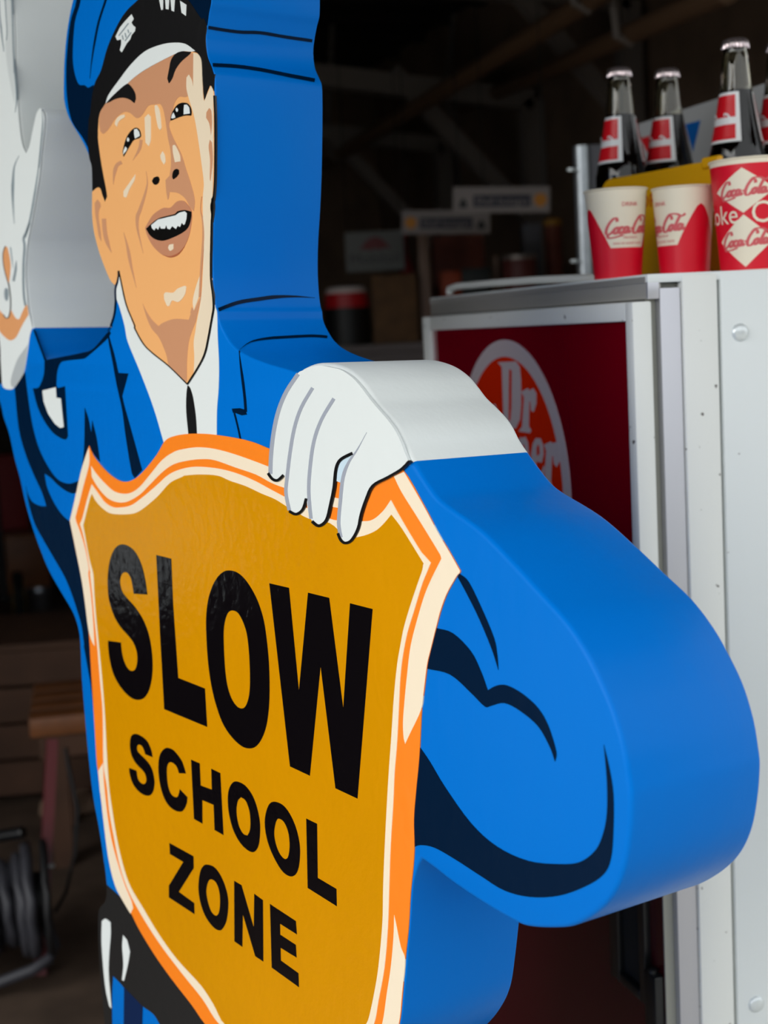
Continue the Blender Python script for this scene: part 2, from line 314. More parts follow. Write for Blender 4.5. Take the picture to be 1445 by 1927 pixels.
SHAPES = '''
glove_detail|raised_glove|grey|3|0|-652.7,561.6 -653.5,555.3 -654.7,546.3 -655.7,536 -656,526 -654.7,515.7 -652.5,504.5 -650.1,494.4 -648.6,487.4 -648.1,487.4 -648.9,494.3 -650,504.2 -651,515.2 -651.5,525.4 -651.2,535.3 -650.2,545.5 -649.1,554.5 -648.3,560.8
glove_detail|raised_glove|grey|3|0|-740,494.5 -739.6,488.6 -739.2,480.1 -738.5,470.6 -737.2,461.4 -734.5,452.1 -730.7,442.2 -727.1,433.4 -724.7,427.3 -724.1,427.3 -725.8,433.3 -728.1,442.1 -730.5,451.8 -732.4,461 -733.7,470 -734.4,479.5 -734.8,488 -735.2,493.9
raised_glove||white|1|1|-533.1,593.7 -531.2,558.3 -528.5,533.5 -530.2,499.5 -532,475.4 -528.7,450.2 -527.4,425.5 -521.5,398 -509.9,384.8 -498.3,393.3 -486.1,410.4 -473.9,425.3 -463.3,429.4 -455.4,422.8 -453.9,413.2 -459.5,397.6 -466.7,379.5 -472.3,363.2 -478.4,350.3 -488.5,332.7 -500.9,312.2 -512.6,294.4 -518.4,285.6 -524.2,271.4 -529.2,250.3 -528.2,227.7 -525.8,211.1 -521.5,200.2 -515.8,187.6 -524.1,178.6 -531.6,163.4 -543.1,141.5 -552.9,131.5 -581.5,116.6 -603.1,115 -615.1,117.1 -619.1,121.5 -619.7,148.6 -620.2,171.8 -636.8,206.9 -681.4,253.9 -764.6,318.3 -803.4,382.4 -812,457.9 -799.2,536.5 -767.5,556.3 -742.8,536.6 -737.6,494.2 -724.1,530.9 -707.2,617.1 -674.6,634.2 -652.2,612.2 -650.3,562.4 -638.2,609.3 -623.8,660.9 -593.7,676.6 -571.3,654.7 -569.2,607.1 -566.3,591.7 -558.8,610.8 -545.6,636 -535.1,629
wrist_skin|raised_glove|wristskin|2|1|-636.4,210.1 -621.7,213.6 -615.1,210.2 -601.9,204.8 -593.1,205.9 -578.8,210.6 -565,200.2 -553.5,198.7 -544.4,205.4 -532.9,213.1 -527.8,214.8 -525.9,210.4 -524.4,203.1 -545.5,191.1 -564.8,178 -583.6,173.7 -600.9,177.4 -618.4,185.3 -627.7,195.1
glove_flap|raised_glove|white|3|1|-624.3,281.4 -585.5,284.7 -593.4,277.4 -594.1,265.2 -588.3,251.7 -580.7,240.3 -577.2,225.8 -578.3,212.5 -584.1,202.7 -593.5,200.1 -602.1,204.2 -608.5,213.3 -632.6,219.7
glove_opening|raised_glove|wristskin|4|1|-583.9,284.6 -592.1,279.5 -594.6,268.6 -590.8,255.1 -584.8,243.8 -580.7,241.4 -576.5,249.9 -572.6,262 -575.1,273 -579.7,283.1
glove_outline|raised_glove|darkgrey|5|0|-586.5,285.4 -588.1,284.1 -590.4,282.3 -592.8,280 -594.5,277.5 -595.4,274.8 -595.7,271.7 -595.7,268.5 -595.2,265.2 -594.2,261.9 -592.8,258.4 -591.1,254.9 -589.4,251.6 -587.5,248.7 -585.4,246 -583.4,243.2 -581.8,240.3 -580.5,236.8 -579.5,233.1 -578.8,229.4 -578.3,225.8 -578.1,222.3 -578.3,218.9 -578.7,215.6 -579.4,212.6 -580.4,209.7 -581.7,207 -583.3,204.7 -585.1,202.9 -587,201.7 -589.1,201 -591.2,200.8 -593,200.8 -595,201.4 -597.3,202.7 -599.5,204 -601,205 -603,204.6 -601.4,203.6 -599.2,202.2 -596.6,200.9 -593.9,200.1 -590.9,200 -588,200.3 -585.3,201.2 -583.1,202.5 -581.2,204.4 -579.6,206.8 -578.2,209.6 -577.2,212.5 -576.5,215.6 -576.1,218.9 -575.9,222.3 -576.1,225.8 -576.6,229.4 -577.3,233.2 -578.4,236.9 -579.6,240.3 -581.3,243.4 -583.3,246.1 -585.4,248.8 -587.2,251.7 -588.9,255 -590.6,258.4 -592,261.9 -593,265.2 -593.4,268.5 -593.5,271.6 -593.1,274.6 -592.3,277.3 -590.7,279.7 -588.4,281.9 -586,283.7 -584.4,285
glove_button|raised_glove|grey|5|1|-588.8,236.2 -583,234.3 -582.3,228.2 -585.5,222.2 -589.9,220.6 -594.4,223.6 -595.7,229.7 -593.5,234.7
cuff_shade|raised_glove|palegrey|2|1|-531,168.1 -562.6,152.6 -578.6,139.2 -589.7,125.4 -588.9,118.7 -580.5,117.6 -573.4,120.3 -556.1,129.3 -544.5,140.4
glove_detail|raised_glove|grey|3|0|-571.2,283.2 -570.7,280.9 -570.1,277.6 -569.3,273.9 -568.7,270.5 -567.8,267.1 -566.8,263.6 -565.8,260.5 -565.2,258.3 -564.9,258.3 -565.1,260.5 -565.3,263.6 -565.6,267.1 -566,270.4 -566.7,273.9 -567.4,277.6 -568.1,280.9 -568.5,283.2
glove_detail|raised_glove|grey|3|0|-554.1,266.5 -555.2,264.7 -557,262 -559,259.1 -560.8,256.1 -562.7,252.8 -565.1,249.2 -567.3,245.9 -568.9,243.6 -562.1,242.8 -560.5,245.1 -558.3,248.4 -555.9,252.1 -554,255.4 -553.2,258.6 -553.2,261.8 -553.3,264.5 -553.3,266.4
glove_detail|raised_glove|grey|3|0|-511.8,307.2 -513.9,305.4 -516.8,302.7 -520,299.8 -522.8,297.4 -525.2,295.9 -527.6,294.6 -530,293.2 -531.5,291.2 -531.7,289 -530.9,286.7 -530,284.3 -529.9,281.3 -530.8,277.6 -532.2,273.2 -533.9,268.4 -535.2,263.4 -536.3,258.2 -537.2,252.6 -537.9,247 -538.5,241.9 -538.8,237.1 -538.9,232.5 -538.9,228.3 -538.6,224.4 -537.9,220.9 -536.9,217.7 -536,215.2 -535.3,213.3 -528.6,213.6 -529.2,215.4 -530.2,218 -531.1,221.1 -531.8,224.4 -532.1,228.2 -532.1,232.4 -532,236.9 -531.7,241.6 -531.1,246.8 -530.4,252.3 -529.5,257.8 -528.5,263 -527.2,267.8 -525.5,272.6 -524.1,277 -523.2,280.9 -523.3,284.2 -524.2,286.8 -525,288.8 -524.9,290.5 -523.7,291.9 -521.9,293 -519.4,294.3 -516.8,296 -513.9,298.5 -510.7,301.4 -507.7,304.1 -505.7,306
glove_detail|raised_glove|grey|3|0|-469,385.6 -469.9,382.4 -471.5,377.9 -473.3,372.9 -475.3,368.1 -477.4,363.8 -479.8,359.5 -482.2,355.2 -484.7,350.9 -487.2,346.6 -489.8,342.2 -492.5,337.9 -495,333.5 -497.6,329 -500.3,324.5 -503,320 -505.7,315.8 -508.5,311.8 -511.4,308 -514.2,304.4 -516.9,301.2 -519.7,298.3 -522.5,295.6 -525,293.4 -526.8,291.9 -521.7,290.9 -520,292.4 -517.5,294.6 -514.6,297.3 -511.8,300.3 -509,303.5 -506.2,307.2 -503.4,311 -500.6,315.1 -497.8,319.3 -495.1,323.7 -492.5,328.2 -489.9,332.7 -487.4,337.1 -485.1,341.5 -483,345.9 -480.9,350.3 -478.9,354.7 -476.9,359.1 -475.1,363.5 -473.4,367.9 -471.9,372.7 -470.5,377.8 -469.3,382.3 -468.4,385.5
glove_detail|raised_glove|grey|3|0|-531.1,384.8 -534.1,383.1 -538.9,380.8 -543.9,377.8 -548.1,374.5 -550.9,370.6 -553.1,366.2 -554.8,361.7 -556.4,357.6 -557.8,354.4 -558.5,351.5 -558.9,348.5 -558.9,345.1 -558.7,341 -558.4,336.5 -558,331.8 -557.6,327.2 -557,322.3 -556.3,317.1 -555.6,312.5 -555.4,309.3 -554.4,309.2 -554.6,312.4 -554.4,317 -554.2,322.2 -553.9,327 -553.5,331.5 -553,336.1 -552.3,340.5 -551.6,344.5 -550.8,347.8 -550.3,350.6 -549.7,353.5 -549.2,356.8 -548.5,360.9 -547.7,365.5 -546.5,370 -544.6,373.9 -541.5,377.2 -537.3,380.3 -533.3,382.9 -530.2,384.6
glove_detail|raised_glove|grey|3|0|-458.8,427.1 -458.6,424.5 -458.4,420.9 -458.5,416.6 -459.3,411.9 -461.1,406.8 -463.3,401 -465.7,394.9 -468,389 -470.3,382.6 -472.8,375.9 -475,369.9 -476.6,365.7 -472.6,365.2 -471.1,369.4 -468.9,375.4 -466.4,382.1 -464.1,388.4 -461.9,394.3 -459.5,400.4 -457.5,406.2 -456.4,411.5 -456.4,416.3 -457,420.8 -457.9,424.5 -458.4,427.1
glove_finger|raised_glove|white|4|1|-565,577.7 -566.3,565 -565.9,545.4 -561.3,525.1 -557.2,510.1 -549.8,525.3 -549.2,548.8 -550.4,561.9 -549.4,574.6
glove_detail|raised_glove|grey|5|0|-569.2,574.1 -569.3,568.9 -569.4,561.5 -569.4,553.3 -569.3,546 -568.9,539.9 -568.3,534.2 -567.4,528.9 -566.3,523.7 -565,518.5 -563.5,513.4 -562.1,509 -561.3,506 -560.9,505.9 -561.5,509 -562.3,513.3 -563.2,518.3 -563.9,523.4 -564.4,528.4 -565,533.8 -565.6,539.4 -566,545.5 -566.2,552.7 -566.1,560.9 -566,568.4 -565.9,573.5
glove_detail|raised_glove|grey|5|0|-549.4,574.6 -549.6,572.4 -550,569.4 -550.4,565.7 -550.7,562 -550.7,558 -550.5,553.7 -550.3,549.2 -550.2,544.7 -549.9,540 -549.6,535.1 -549.4,530.4 -549.5,526.5 -550.1,523.3 -551.1,520.7 -552.2,518.7 -552.9,517.2 -551.3,516.9 -550.6,518.3 -549.6,520.4 -548.5,523 -547.9,526.2 -547.8,530.2 -548,534.8 -548.3,539.7 -548.5,544.4 -548.7,548.9 -548.9,553.4 -549.1,557.7 -549.1,561.7 -548.8,565.4 -548.4,569 -548,572.1 -547.8,574.3
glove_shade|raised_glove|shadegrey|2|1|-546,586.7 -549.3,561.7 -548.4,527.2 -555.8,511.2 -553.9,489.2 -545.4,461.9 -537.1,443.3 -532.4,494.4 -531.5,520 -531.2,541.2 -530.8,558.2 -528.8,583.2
glove_detail|raised_glove|grey|4|0|-530,587.7 -530.4,582.4 -531.1,574.7 -531.8,566.2 -532.3,558.5 -532.5,551.8 -532.6,545.5 -532.7,539.3 -532.8,533 -533.1,526.7 -533.5,520.5 -533.8,514.2 -534.1,507.5 -534.2,499.6 -534.3,490.9 -534.3,483 -534.3,477.5 -530.8,477 -530.8,482.5 -530.8,490.4 -530.7,499.1 -530.6,507 -530.3,513.7 -530,520 -529.6,526.1 -529.3,532.4 -529.2,538.7 -529.1,544.9 -529.1,551.2 -528.8,557.8 -528.3,565.5 -527.6,574 -527,581.7 -526.5,587
glove_detail|raised_glove|grey|4|0|-533.2,485.3 -532.8,480.6 -532.3,473.8 -531.8,466.5 -531.5,460.4 -531.3,456 -531.3,452.3 -531.3,448.9 -531.5,445.7 -532.5,442.3 -533.9,438.9 -535.4,436 -536.5,434 -536.1,433.9 -534.7,435.9 -532.7,438.7 -530.5,442 -529,445.3 -528.1,448.5 -527.8,451.8 -527.8,455.5 -528,460 -528.3,466.1 -528.8,473.3 -529.4,480.1 -529.7,484.8
cap_shade||navy|1|1|-344.4,559.9 -355.4,524.8 -373.1,505.9 -385.3,475.8 -390.3,449 -389.2,426.1 -382.7,408.6 -372.7,397.4 -355.5,385.4 -341.4,371.8 -334.4,361.8 -316.2,379.2 -311.1,418.6 -322.7,433.6 -335.9,432.8 -344.4,436.6 -359.4,440 -369.5,455.2 -371,473.4 -362.4,503.7 -345.5,522.9 -334,557.7
cap_crease||navy|1|0|-280.4,520.9 -281.4,519.6 -282.8,517.6 -284.7,515.1 -287.5,512.1 -291.4,508.3 -296.4,503.7 -301.5,498.8 -306.1,493.9 -309.8,488.9 -313.1,483.8 -316.1,478.8 -318.5,474 -320.7,469.6 -322.5,465.5 -324.1,461.5 -325.7,457.4 -327.2,453 -328.6,448.3 -329.8,444.2 -330.9,441.3 -330.3,441.2 -329.3,444.1 -327.6,448.1 -325.7,452.7 -323.6,457 -321.6,460.9 -319.5,464.8 -317.2,468.8 -314.5,473.1 -311.6,477.7 -308.7,482.7 -305.4,487.7 -301.8,492.6 -297.3,497.4 -292.2,502.3 -287.2,506.9 -283.3,510.7 -280.5,513.8 -278.6,516.4 -277.2,518.3 -276.2,519.7
cap_shade||navy|1|1|-124.4,513.7 -114.4,478.8 -109.4,476.9 -101.8,469.9 -95.1,463.1 -86.6,455.5 -78.1,449.8 -74,460.1 -69.3,470.2 -70.3,494.2
visor||visorblack|2|1|-201.4,501.8 -212.9,497.6 -237.2,492.5 -258.7,483.3 -284.2,465.6 -302.4,444.9 -317.2,435.7 -326.9,422.2 -332.8,405.7 -336.8,401 -341.2,379 -339.3,362 -334.3,353 -334.1,339.9 -334.8,326.4 -323.7,329.2 -315.9,328.1 -309.9,320 -304.9,313.5 -298.9,318.6 -302.2,330.5 -309.2,350.7 -314.1,369.9 -315.4,380.2 -313,393.8 -308.7,403.4 -299.3,408.6 -293.6,411.1 -294.8,410.4 -281.1,411.9 -232.9,424.9 -175.6,432.3 -145.1,434.2 -126.8,435.1 -102.7,430.7 -95.3,427.7 -91.4,422.5 -89,409.1 -88.3,393.9 -86.4,384.6 -80.5,391.8 -74.9,397 -68.9,391.2 -66.8,405.7 -67.8,404.7 -72.6,413.3 -79.4,423.8 -81.5,438.6 -78.6,449.7 -82.9,457.2 -86.8,456.5 -95.1,463.9 -102.4,470.7 -111.8,478.3 -136.5,490.7 -168.2,499.7
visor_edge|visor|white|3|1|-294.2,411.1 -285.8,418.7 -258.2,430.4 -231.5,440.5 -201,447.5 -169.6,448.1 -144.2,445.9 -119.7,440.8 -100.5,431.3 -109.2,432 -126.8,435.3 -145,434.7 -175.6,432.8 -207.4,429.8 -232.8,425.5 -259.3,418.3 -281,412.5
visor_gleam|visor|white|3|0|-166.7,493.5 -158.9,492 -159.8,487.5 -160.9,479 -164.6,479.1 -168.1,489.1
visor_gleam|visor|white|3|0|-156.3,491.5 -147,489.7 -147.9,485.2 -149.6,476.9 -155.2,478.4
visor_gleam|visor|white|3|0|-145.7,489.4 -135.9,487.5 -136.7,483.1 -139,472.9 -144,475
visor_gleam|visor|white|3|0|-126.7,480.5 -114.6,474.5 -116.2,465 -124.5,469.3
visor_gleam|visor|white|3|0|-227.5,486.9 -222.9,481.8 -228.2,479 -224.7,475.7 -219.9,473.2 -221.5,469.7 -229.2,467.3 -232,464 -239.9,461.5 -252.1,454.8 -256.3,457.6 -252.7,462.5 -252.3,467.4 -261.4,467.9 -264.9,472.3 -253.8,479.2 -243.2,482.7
visor_mark|visor|grey|4|0|-235.4,480 -240,478.4 -246.7,476 -253.4,473.6 -258,472 -256.2,471.1 -251.6,472.7 -244.8,475.1 -238.2,477.5 -233.6,479.1
visor_mark|visor|grey|4|0|-250.6,470.8 -250.1,469.9 -249.5,468.4 -248.8,467 -248.4,466.1 -246.1,465.9 -246.5,466.9 -247.2,468.3 -247.8,469.7 -248.2,470.7
visor_mark|visor|grey|4|0|-244,471.9 -243.6,470.9 -242.9,469.5 -242.3,468.1 -241.9,467.1 -239.6,467 -240,468 -240.6,469.4 -241.3,470.8 -241.7,471.7
visor_mark|visor|grey|4|0|-237.4,474 -237.1,473.3 -236.6,472.2 -236,471.1 -235.7,470.4 -233.4,470.3 -233.8,471 -234.3,472.1 -234.8,473.1 -235.1,473.8
visor_mark|visor|grey|4|0|-229.9,470.4 -232.8,469.3 -237.1,467.6 -241.5,465.9 -244.4,464.7 -242.6,463.8 -239.6,465 -235.3,466.7 -231,468.3 -228.1,469.5
shirt||white|1|1|-278.1,239.8 -286.8,223.3 -287.5,214.9 -280.7,205.3 -270.5,186.4 -264.6,170.1 -238.4,139 -210.8,103 -191.1,68.6 -154.6,73.8 -108.5,75.9 -84.1,77.1 -81.9,104.7 -77.4,125.8 -75.3,148.8 -76.1,172.8 -76,194.6 -78.9,200.2 -81.6,212.4 -156.5,221
tie||visorblack|2|1|-137.2,127.5 -140,120.3 -141.9,102.8 -138.9,79.4 -121.7,80.5 -122.7,98 -127.2,116.3 -132.3,124.8
face||skin|2|1|-335.4,326.5 -323.7,329.7 -314.7,328.9 -309.9,320.5 -304.9,314 -299.3,318.7 -302.7,330.6 -309.7,350.8 -314.6,369.9 -315.8,380.3 -313.4,393.9 -309.1,403.5 -299.7,408.7 -293.6,411.1 -281.1,412.2 -259.3,418.1 -232.8,425.3 -207.4,429.5 -175.6,432.6 -145,434.5 -126.8,435.1 -102.7,430.7 -94.3,427 -89.4,420.2 -88.9,404.1 -87.8,388.8 -86.4,384.8 -80.6,391.6 -74.9,397 -68.9,391.2 -68.7,378.4 -71.6,332.1 -76.7,288.7 -81.4,258.5 -83,233.6 -81.6,212.4 -80.9,199.8 -86.9,186.5 -93.3,171.9 -100.8,157.2 -115,144.4 -131.8,131.3 -137.1,128.6 -145.6,132.2 -173.1,145.1 -208.8,158.4 -228.3,167.6 -245.2,181.4 -261.6,203.5 -274.3,228.5 -279.2,242.2 -282.6,233.4 -289.6,227.7 -300.4,234.2 -313.3,248.9 -325.3,265.9 -334.8,285.4 -337.8,302.7 -336.4,316.8
brow_shadow|face|tan|3|1|-288.3,385.3 -301.8,381.8 -308.7,385 -310.7,393.6 -308.7,403.4 -299.3,408.6 -292.9,410.9 -281.1,412.2 -259.3,418.1 -232.8,425.3 -207.4,429.5 -175.6,432.6 -145,434.5 -126.8,434.8 -103.9,429.6 -105.5,406.5 -105,398.3 -119.7,393.3 -134.2,395.3 -143.6,391.4 -149.1,383.4 -151.8,377.8 -156.4,374.1 -156.1,369.9 -149,359.7 -142.1,352.1 -133.6,342.7 -125.5,328.4 -119,317.7 -112.6,305.4 -110.5,297.7 -112.9,288.7 -120.7,293.5 -129.2,301.8 -143.5,308.1 -160.2,310.6 -162.1,305.5 -164.6,303.5 -166.9,311.1 -167.9,322.4 -159.1,325.8 -155.5,335.7 -155.5,348.5 -160.1,361.8 -164.1,379.4 -167.6,388.4 -172.9,393.8 -182.5,394.9 -198.1,395.7 -210.5,389.7 -218.8,387.3 -226.8,388.3 -238.6,394.3 -253,397 -272.4,393.3
face_light|face|skinlight|4|1|-103.8,430.4 -94.3,427 -89.4,420.2 -88.9,404.1 -88.2,388.9 -86.4,384.6 -79.6,390.7 -72.8,396.2 -69.4,391.2 -69.8,378.1 -72.8,331.7 -78,287.3 -82.6,256.6 -84.1,232.7 -82.6,212.4 -82.2,199.8 -87.5,186.5 -93.9,171.9 -101.7,157.2 -116.2,144.4 -123.3,139 -121.1,154 -121.3,167.9 -117.2,178.5 -114.6,185.5 -104,209.1 -98.8,234.2 -95.3,259.1 -95.7,280 -94.3,300.6 -91.8,312.6 -95.6,333.6 -101.1,357.3 -106.1,373.6 -114,388.7 -114.4,389.5 -119.2,400.4 -118.5,410.5 -113.9,412.4 -108.8,407 -106.3,400.6
neck_shadow|face|tan|3|1|-226.6,207.5 -218.1,199.1 -206.6,190.7 -191.3,183.3 -194.4,184 -184.4,187.2 -160.2,190.6 -130,189.4 -125.1,195.7 -126.7,195.2 -123.5,201.1 -118.3,197.6 -108.6,207.5 -103.9,210.8 -109,200.7 -114.2,191.5 -116.6,187 -125.2,177.6 -131.6,168 -136.1,151.8 -138.1,131.2 -139.9,130.7 -173.1,145.1 -179.4,157.3 -192.8,172.9 -208.2,182 -218.6,193.4
cheek_line|face|tan|5|0|-96.8,300.8 -97.5,298.8 -98.5,295.8 -99.5,292.5 -100,289.4 -99.7,286.8 -98.9,284.4 -98,281.9 -97.4,279.2 -97.1,276.2 -97,272.9 -97.1,269.5 -97.4,265.9 -98,262 -98.9,257.8 -99.8,253.5 -100.7,249.4 -101.6,245.5 -102.5,241.7 -103.3,238 -104.1,234.5 -104.7,231.1 -105.2,228 -105.6,224.9 -106.2,221.9 -106.7,218.6 -107.4,215.2 -108,212.2 -108.4,210.1 -104.9,209.9 -104.5,212 -103.9,215 -103.3,218.4 -102.7,221.7 -102.2,224.7 -101.7,227.7 -101.2,230.9 -100.6,234.2 -99.8,237.7 -99,241.4 -98.1,245.2 -97.3,249.1 -96.4,253.2 -95.4,257.5 -94.6,261.7 -94.1,265.7 -94.1,269.4 -94.3,272.8 -94.7,276.1 -95.2,279.2 -96.1,281.9 -97.3,284.4 -98.4,286.8 -98.9,289.4 -98.7,292.4 -98,295.7 -97.1,298.7 -96.4,300.8
face_gleam|face|skinlight|4|1|-105.3,229.4 -105,220.9 -107.4,211.7 -119.2,197.6 -120.4,207 -113.2,219.6
cheek_line|face|tan|3|0|-263.6,350.8 -265.7,350.6 -269.1,350.3 -273.2,349.7 -276.8,348.4 -279.4,346.7 -281.3,344.7 -282.5,342.4 -283.1,340 -283.4,337.2 -283.5,334.1 -283.3,331.2 -283.5,329.3 -282.5,329.1 -281.7,331 -280.3,333.7 -278.6,336.5 -276.7,338.9 -274.7,340.9 -273,342.9 -271.5,344.5 -269.9,345.6 -268,346.3 -265.3,346.7 -262.3,347 -260.1,347.2
cheek_line|face|tan|3|0|-219.6,366.4 -220.2,364.9 -220.8,362.8 -222,360.6 -223.8,358.4 -226.6,355.9 -230.3,352.9 -234,350.1 -236.7,348.3 -236.1,348 -232.6,349.6 -227.3,351.8 -222,354.2 -217.9,356.7 -215.8,359.2 -214.6,361.7 -213.9,363.9 -213.4,365.3
cheek_line|face|tan|3|0|-208.5,334.6 -208,332.6 -207.4,329.7 -207.2,326.5 -207.6,323.5 -208.8,321 -210.6,318.5 -212.8,315.9 -215.3,313 -218.4,309.6 -222.1,305.8 -225.8,302.2 -228.8,299.2 -230.9,297.5 -232.4,296.4 -233.8,295.1 -234.7,293.2 -235.1,290.8 -235.2,288 -235,285.1 -234.3,282 -233.1,278.8 -231.5,275.5 -229.7,272.2 -227.9,269 -226.1,265.5 -224.1,261.9 -222.4,258.7 -221.4,256.5 -220.4,256.6 -221.5,258.8 -222.8,262 -224.1,265.6 -225.3,269.1 -226.5,272.3 -227.6,275.7 -228.6,278.9 -229.1,281.9 -229,284.8 -228.6,287.5 -227.9,290 -226.9,292.2 -226,293.5 -225,294.3 -223.5,295.5 -221.6,297.5 -219.1,300.6 -216,304.4 -212.9,308.4 -210.4,312 -208.5,315 -206.9,317.8 -205.7,320.5 -205.1,323.2 -205.3,326.4 -206.1,329.6 -207.1,332.5 -207.5,334.6
cheek_line|face|tan|3|0|-263.8,279.6 -262.6,276.9 -261.3,273.1 -259.7,268.7 -258.4,264.3 -257.5,260 -256.3,255.5 -254.5,250.7 -252,245.7 -248.8,239.8 -245.1,233.3 -241.7,227.5 -239.5,223.4 -238.7,223.4 -240.4,227.6 -242.5,233.5 -244.8,240 -246.7,245.9 -247.9,250.9 -249.1,255.7 -250.8,260.2 -253.1,264.5 -255.7,268.9 -258.6,273.2 -261.3,277 -262.9,279.6
cheek_line|face|tan|3|0|-313.9,297 -313.8,294.2 -313.6,290.1 -313.2,285.6 -312.4,281.6 -311.2,278.2 -309.6,275.1 -307.5,272.3 -304.9,269.6 -301.9,267.1 -298.8,264.7 -295.9,262.6 -294.2,261.2 -293.1,261.3 -294.1,262.9 -295.3,265.1 -296.6,267.7 -297.6,270.3 -298.4,272.9 -299.7,275.6 -301.1,278.5 -302.2,281.6 -302.9,285.4 -303.3,289.7 -303.5,293.7 -303.6,296.5
ear_fold|face|tan|3|1|-329.7,314.4 -322.6,317.5 -316.2,313.3 -315.4,309.4 -320.3,305.1 -321.2,296.7 -317.8,284.2 -317,273.8 -322.8,279.8 -327.1,294.3 -329.6,304
ear_fold|face|tan|5|1|-77.1,377.5 -82.5,374.2 -83.3,369.8 -77.5,363.4 -75.3,353.4 -72.9,363.6 -73.4,374.2
ear_fold|face|tan|5|1|-77.7,349.6 -80.2,343.4 -78.4,331.8 -80,315.6 -78.7,313 -73.6,331.3 -74,346.8
lips|face|lip|4|1|-214.4,280.8 -204.9,287.2 -194.5,292.6 -174.7,296.7 -159.4,295.9 -145.9,300.4 -133,300.1 -124.2,295.6 -117,290 -116.9,283.2 -122.4,269.3 -132.3,258.8 -143.8,252.6 -162.9,250.2 -180,252.9 -197,261 -206.4,268.6 -211.9,275.2
mouth|face|black|5|1|-211.9,279.7 -201.2,283.4 -183.1,287.8 -150.5,289.2 -144.7,291.3 -129.9,291.3 -117,288.7 -117.8,283.3 -123.8,275.3 -135.1,271 -157.8,267.3 -177.1,265.9 -192.5,268.2 -204,272.9
teeth|face|white|6|0|-200.1,282.4 -185.2,286.6 -165.8,287.3 -148.7,287.8 -141.1,289.7 -130,290.1 -125.8,288.1 -126.9,283.1 -130.5,278.3 -133.1,277.8 -136.3,280 -140.2,276.4 -144.8,277.8 -148.7,275.1 -156,278.2 -161,275.5 -166.2,276.7 -168.2,280.3 -171.4,276.9 -179.6,277.6 -181.8,280.4 -185.5,277 -190.1,279.1 -193.8,276.9 -198.6,279.2
lip_gleam|face|skinlight|5|1|-163.9,261.2 -155.4,261.5 -155.7,256.8 -162.5,255.4 -166.5,258.3
lip_line|face|lipdark|5|0|-179.1,252.6 -176.3,251.9 -172.2,250.9 -167.6,249.8 -162.9,249.2 -158.3,249.2 -153.5,249.6 -149,250.3 -145,251.4 -141.4,253 -138,254.9 -135.1,256.7 -133.1,258 -133.4,258.1 -135.6,256.9 -138.9,255.3 -142.6,253.6 -146.5,252.4 -150.4,251.6 -154.6,251 -158.9,250.6 -162.9,250.4 -167.2,250.6 -171.8,251.4 -176,252.2 -179,252.8
face_gleam|face|skinlight|4|1|-274,388 -268.9,384.7 -264.2,389.5 -250.3,391.8 -251.1,394.5 -261.6,394.6 -270.4,392.1
face_gleam|face|skinlight|4|1|-206.8,385.7 -198.7,388.2 -193.6,384.9 -195.4,363.4 -200.2,357.8 -206.8,362.1
face_gleam|face|skinlight|4|1|-184.5,394 -179.7,393.8 -174.4,387.5 -171.8,371.8 -174.8,370 -179.3,373.6 -184,388
face_gleam|face|skinlight|4|1|-176.6,346.5 -171.5,349.9 -167.1,345.5 -166,339.4 -169.6,337.2 -175,342.1
face_gleam|face|skinlight|4|1|-150.5,352.6 -146.7,353 -142.3,349.6 -136.4,342.2 -135.9,336.6 -147,337 -150.4,346.3
face_gleam|face|skinlight|4|1|-231.4,334.2 -259.7,320.2 -260.2,314.8 -254,313.5 -244.9,321.6 -233.9,328.7
face_gleam|face|skinlight|4|1|-179,215 -175,216.6 -159.7,215.7 -150,219.2 -134.9,221.3 -132.3,219.9 -136.5,212.7 -149.1,206.6 -162.2,208.3 -168.3,203.6 -173.1,203.3 -178.5,209.7
eye|face|black|5|1|-258,359 -250.1,369.8 -240.2,375.8 -227.6,378.7 -218.7,375.4 -215.8,369.3 -220.4,367.9 -232.7,367.3 -241.3,363 -250.1,357.7 -256.3,354.1
eye_white|face|white|6|0|-256.4,356.1 -255.4,359.6 -250.5,363.3 -247.1,360.8 -249.2,358.7
eye_white|face|white|6|0|-229.8,377.2 -223.7,377.2 -218.9,373.6 -217.6,369.7 -228.5,368.3 -230.2,372.8
eye_glint|face|white|6|1|-243.7,371.3 -241.2,369.2 -242.2,367.3 -245.1,367.2 -246.6,368.9 -245.8,370.6
eye|face|black|5|1|-152.8,376.1 -151.7,379.5 -147.2,384 -139.5,388 -130.2,389.2 -119.5,387.6 -113.5,383.8 -111.1,379.2 -112.1,375.4 -123.8,377 -138.5,376.8 -147.8,376.2
eye_white|face|white|6|0|-150.8,378.1 -148.3,381.2 -145.5,382.5 -142.1,377.6 -146.8,377.2
eye_white|face|white|6|0|-124,386.7 -118.7,386.1 -114.4,382.9 -113.4,377.4 -125.6,378.2 -125.2,382.7
eye_glint|face|white|6|1|-138.7,386 -136.3,384.2 -137,382.4 -139.4,382.1 -141.1,384 -140.6,385.6
nostril|face|black|5|1|-195.4,324.1 -191.8,326.8 -183,327.3 -179.9,324.4 -182.5,321.1 -188.8,320 -193.2,321.7
nostril|face|black|5|1|-152.4,326.9 -149.4,329.6 -143.7,330.5 -139.2,329 -139.4,325.6 -144.3,323.1 -150.9,321.6 -153,323.5
eyebrow|face|visorblack|5|1|-292,411.1 -272.6,416.9 -243.3,422.9 -233.4,419 -225.2,411.3 -224.4,405.7 -227.7,402.4 -239.5,407.8 -254.7,411.3 -270.4,412.1 -283.9,411.1
eyebrow|face|visorblack|5|1|-151.6,423.8 -156.2,415.1 -153.3,410.3 -146.6,413.7 -139.2,420.9 -127.4,426.2 -111.6,429.8 -108.2,431.6 -126.8,435.1 -139.3,434.5 -147.6,430.5
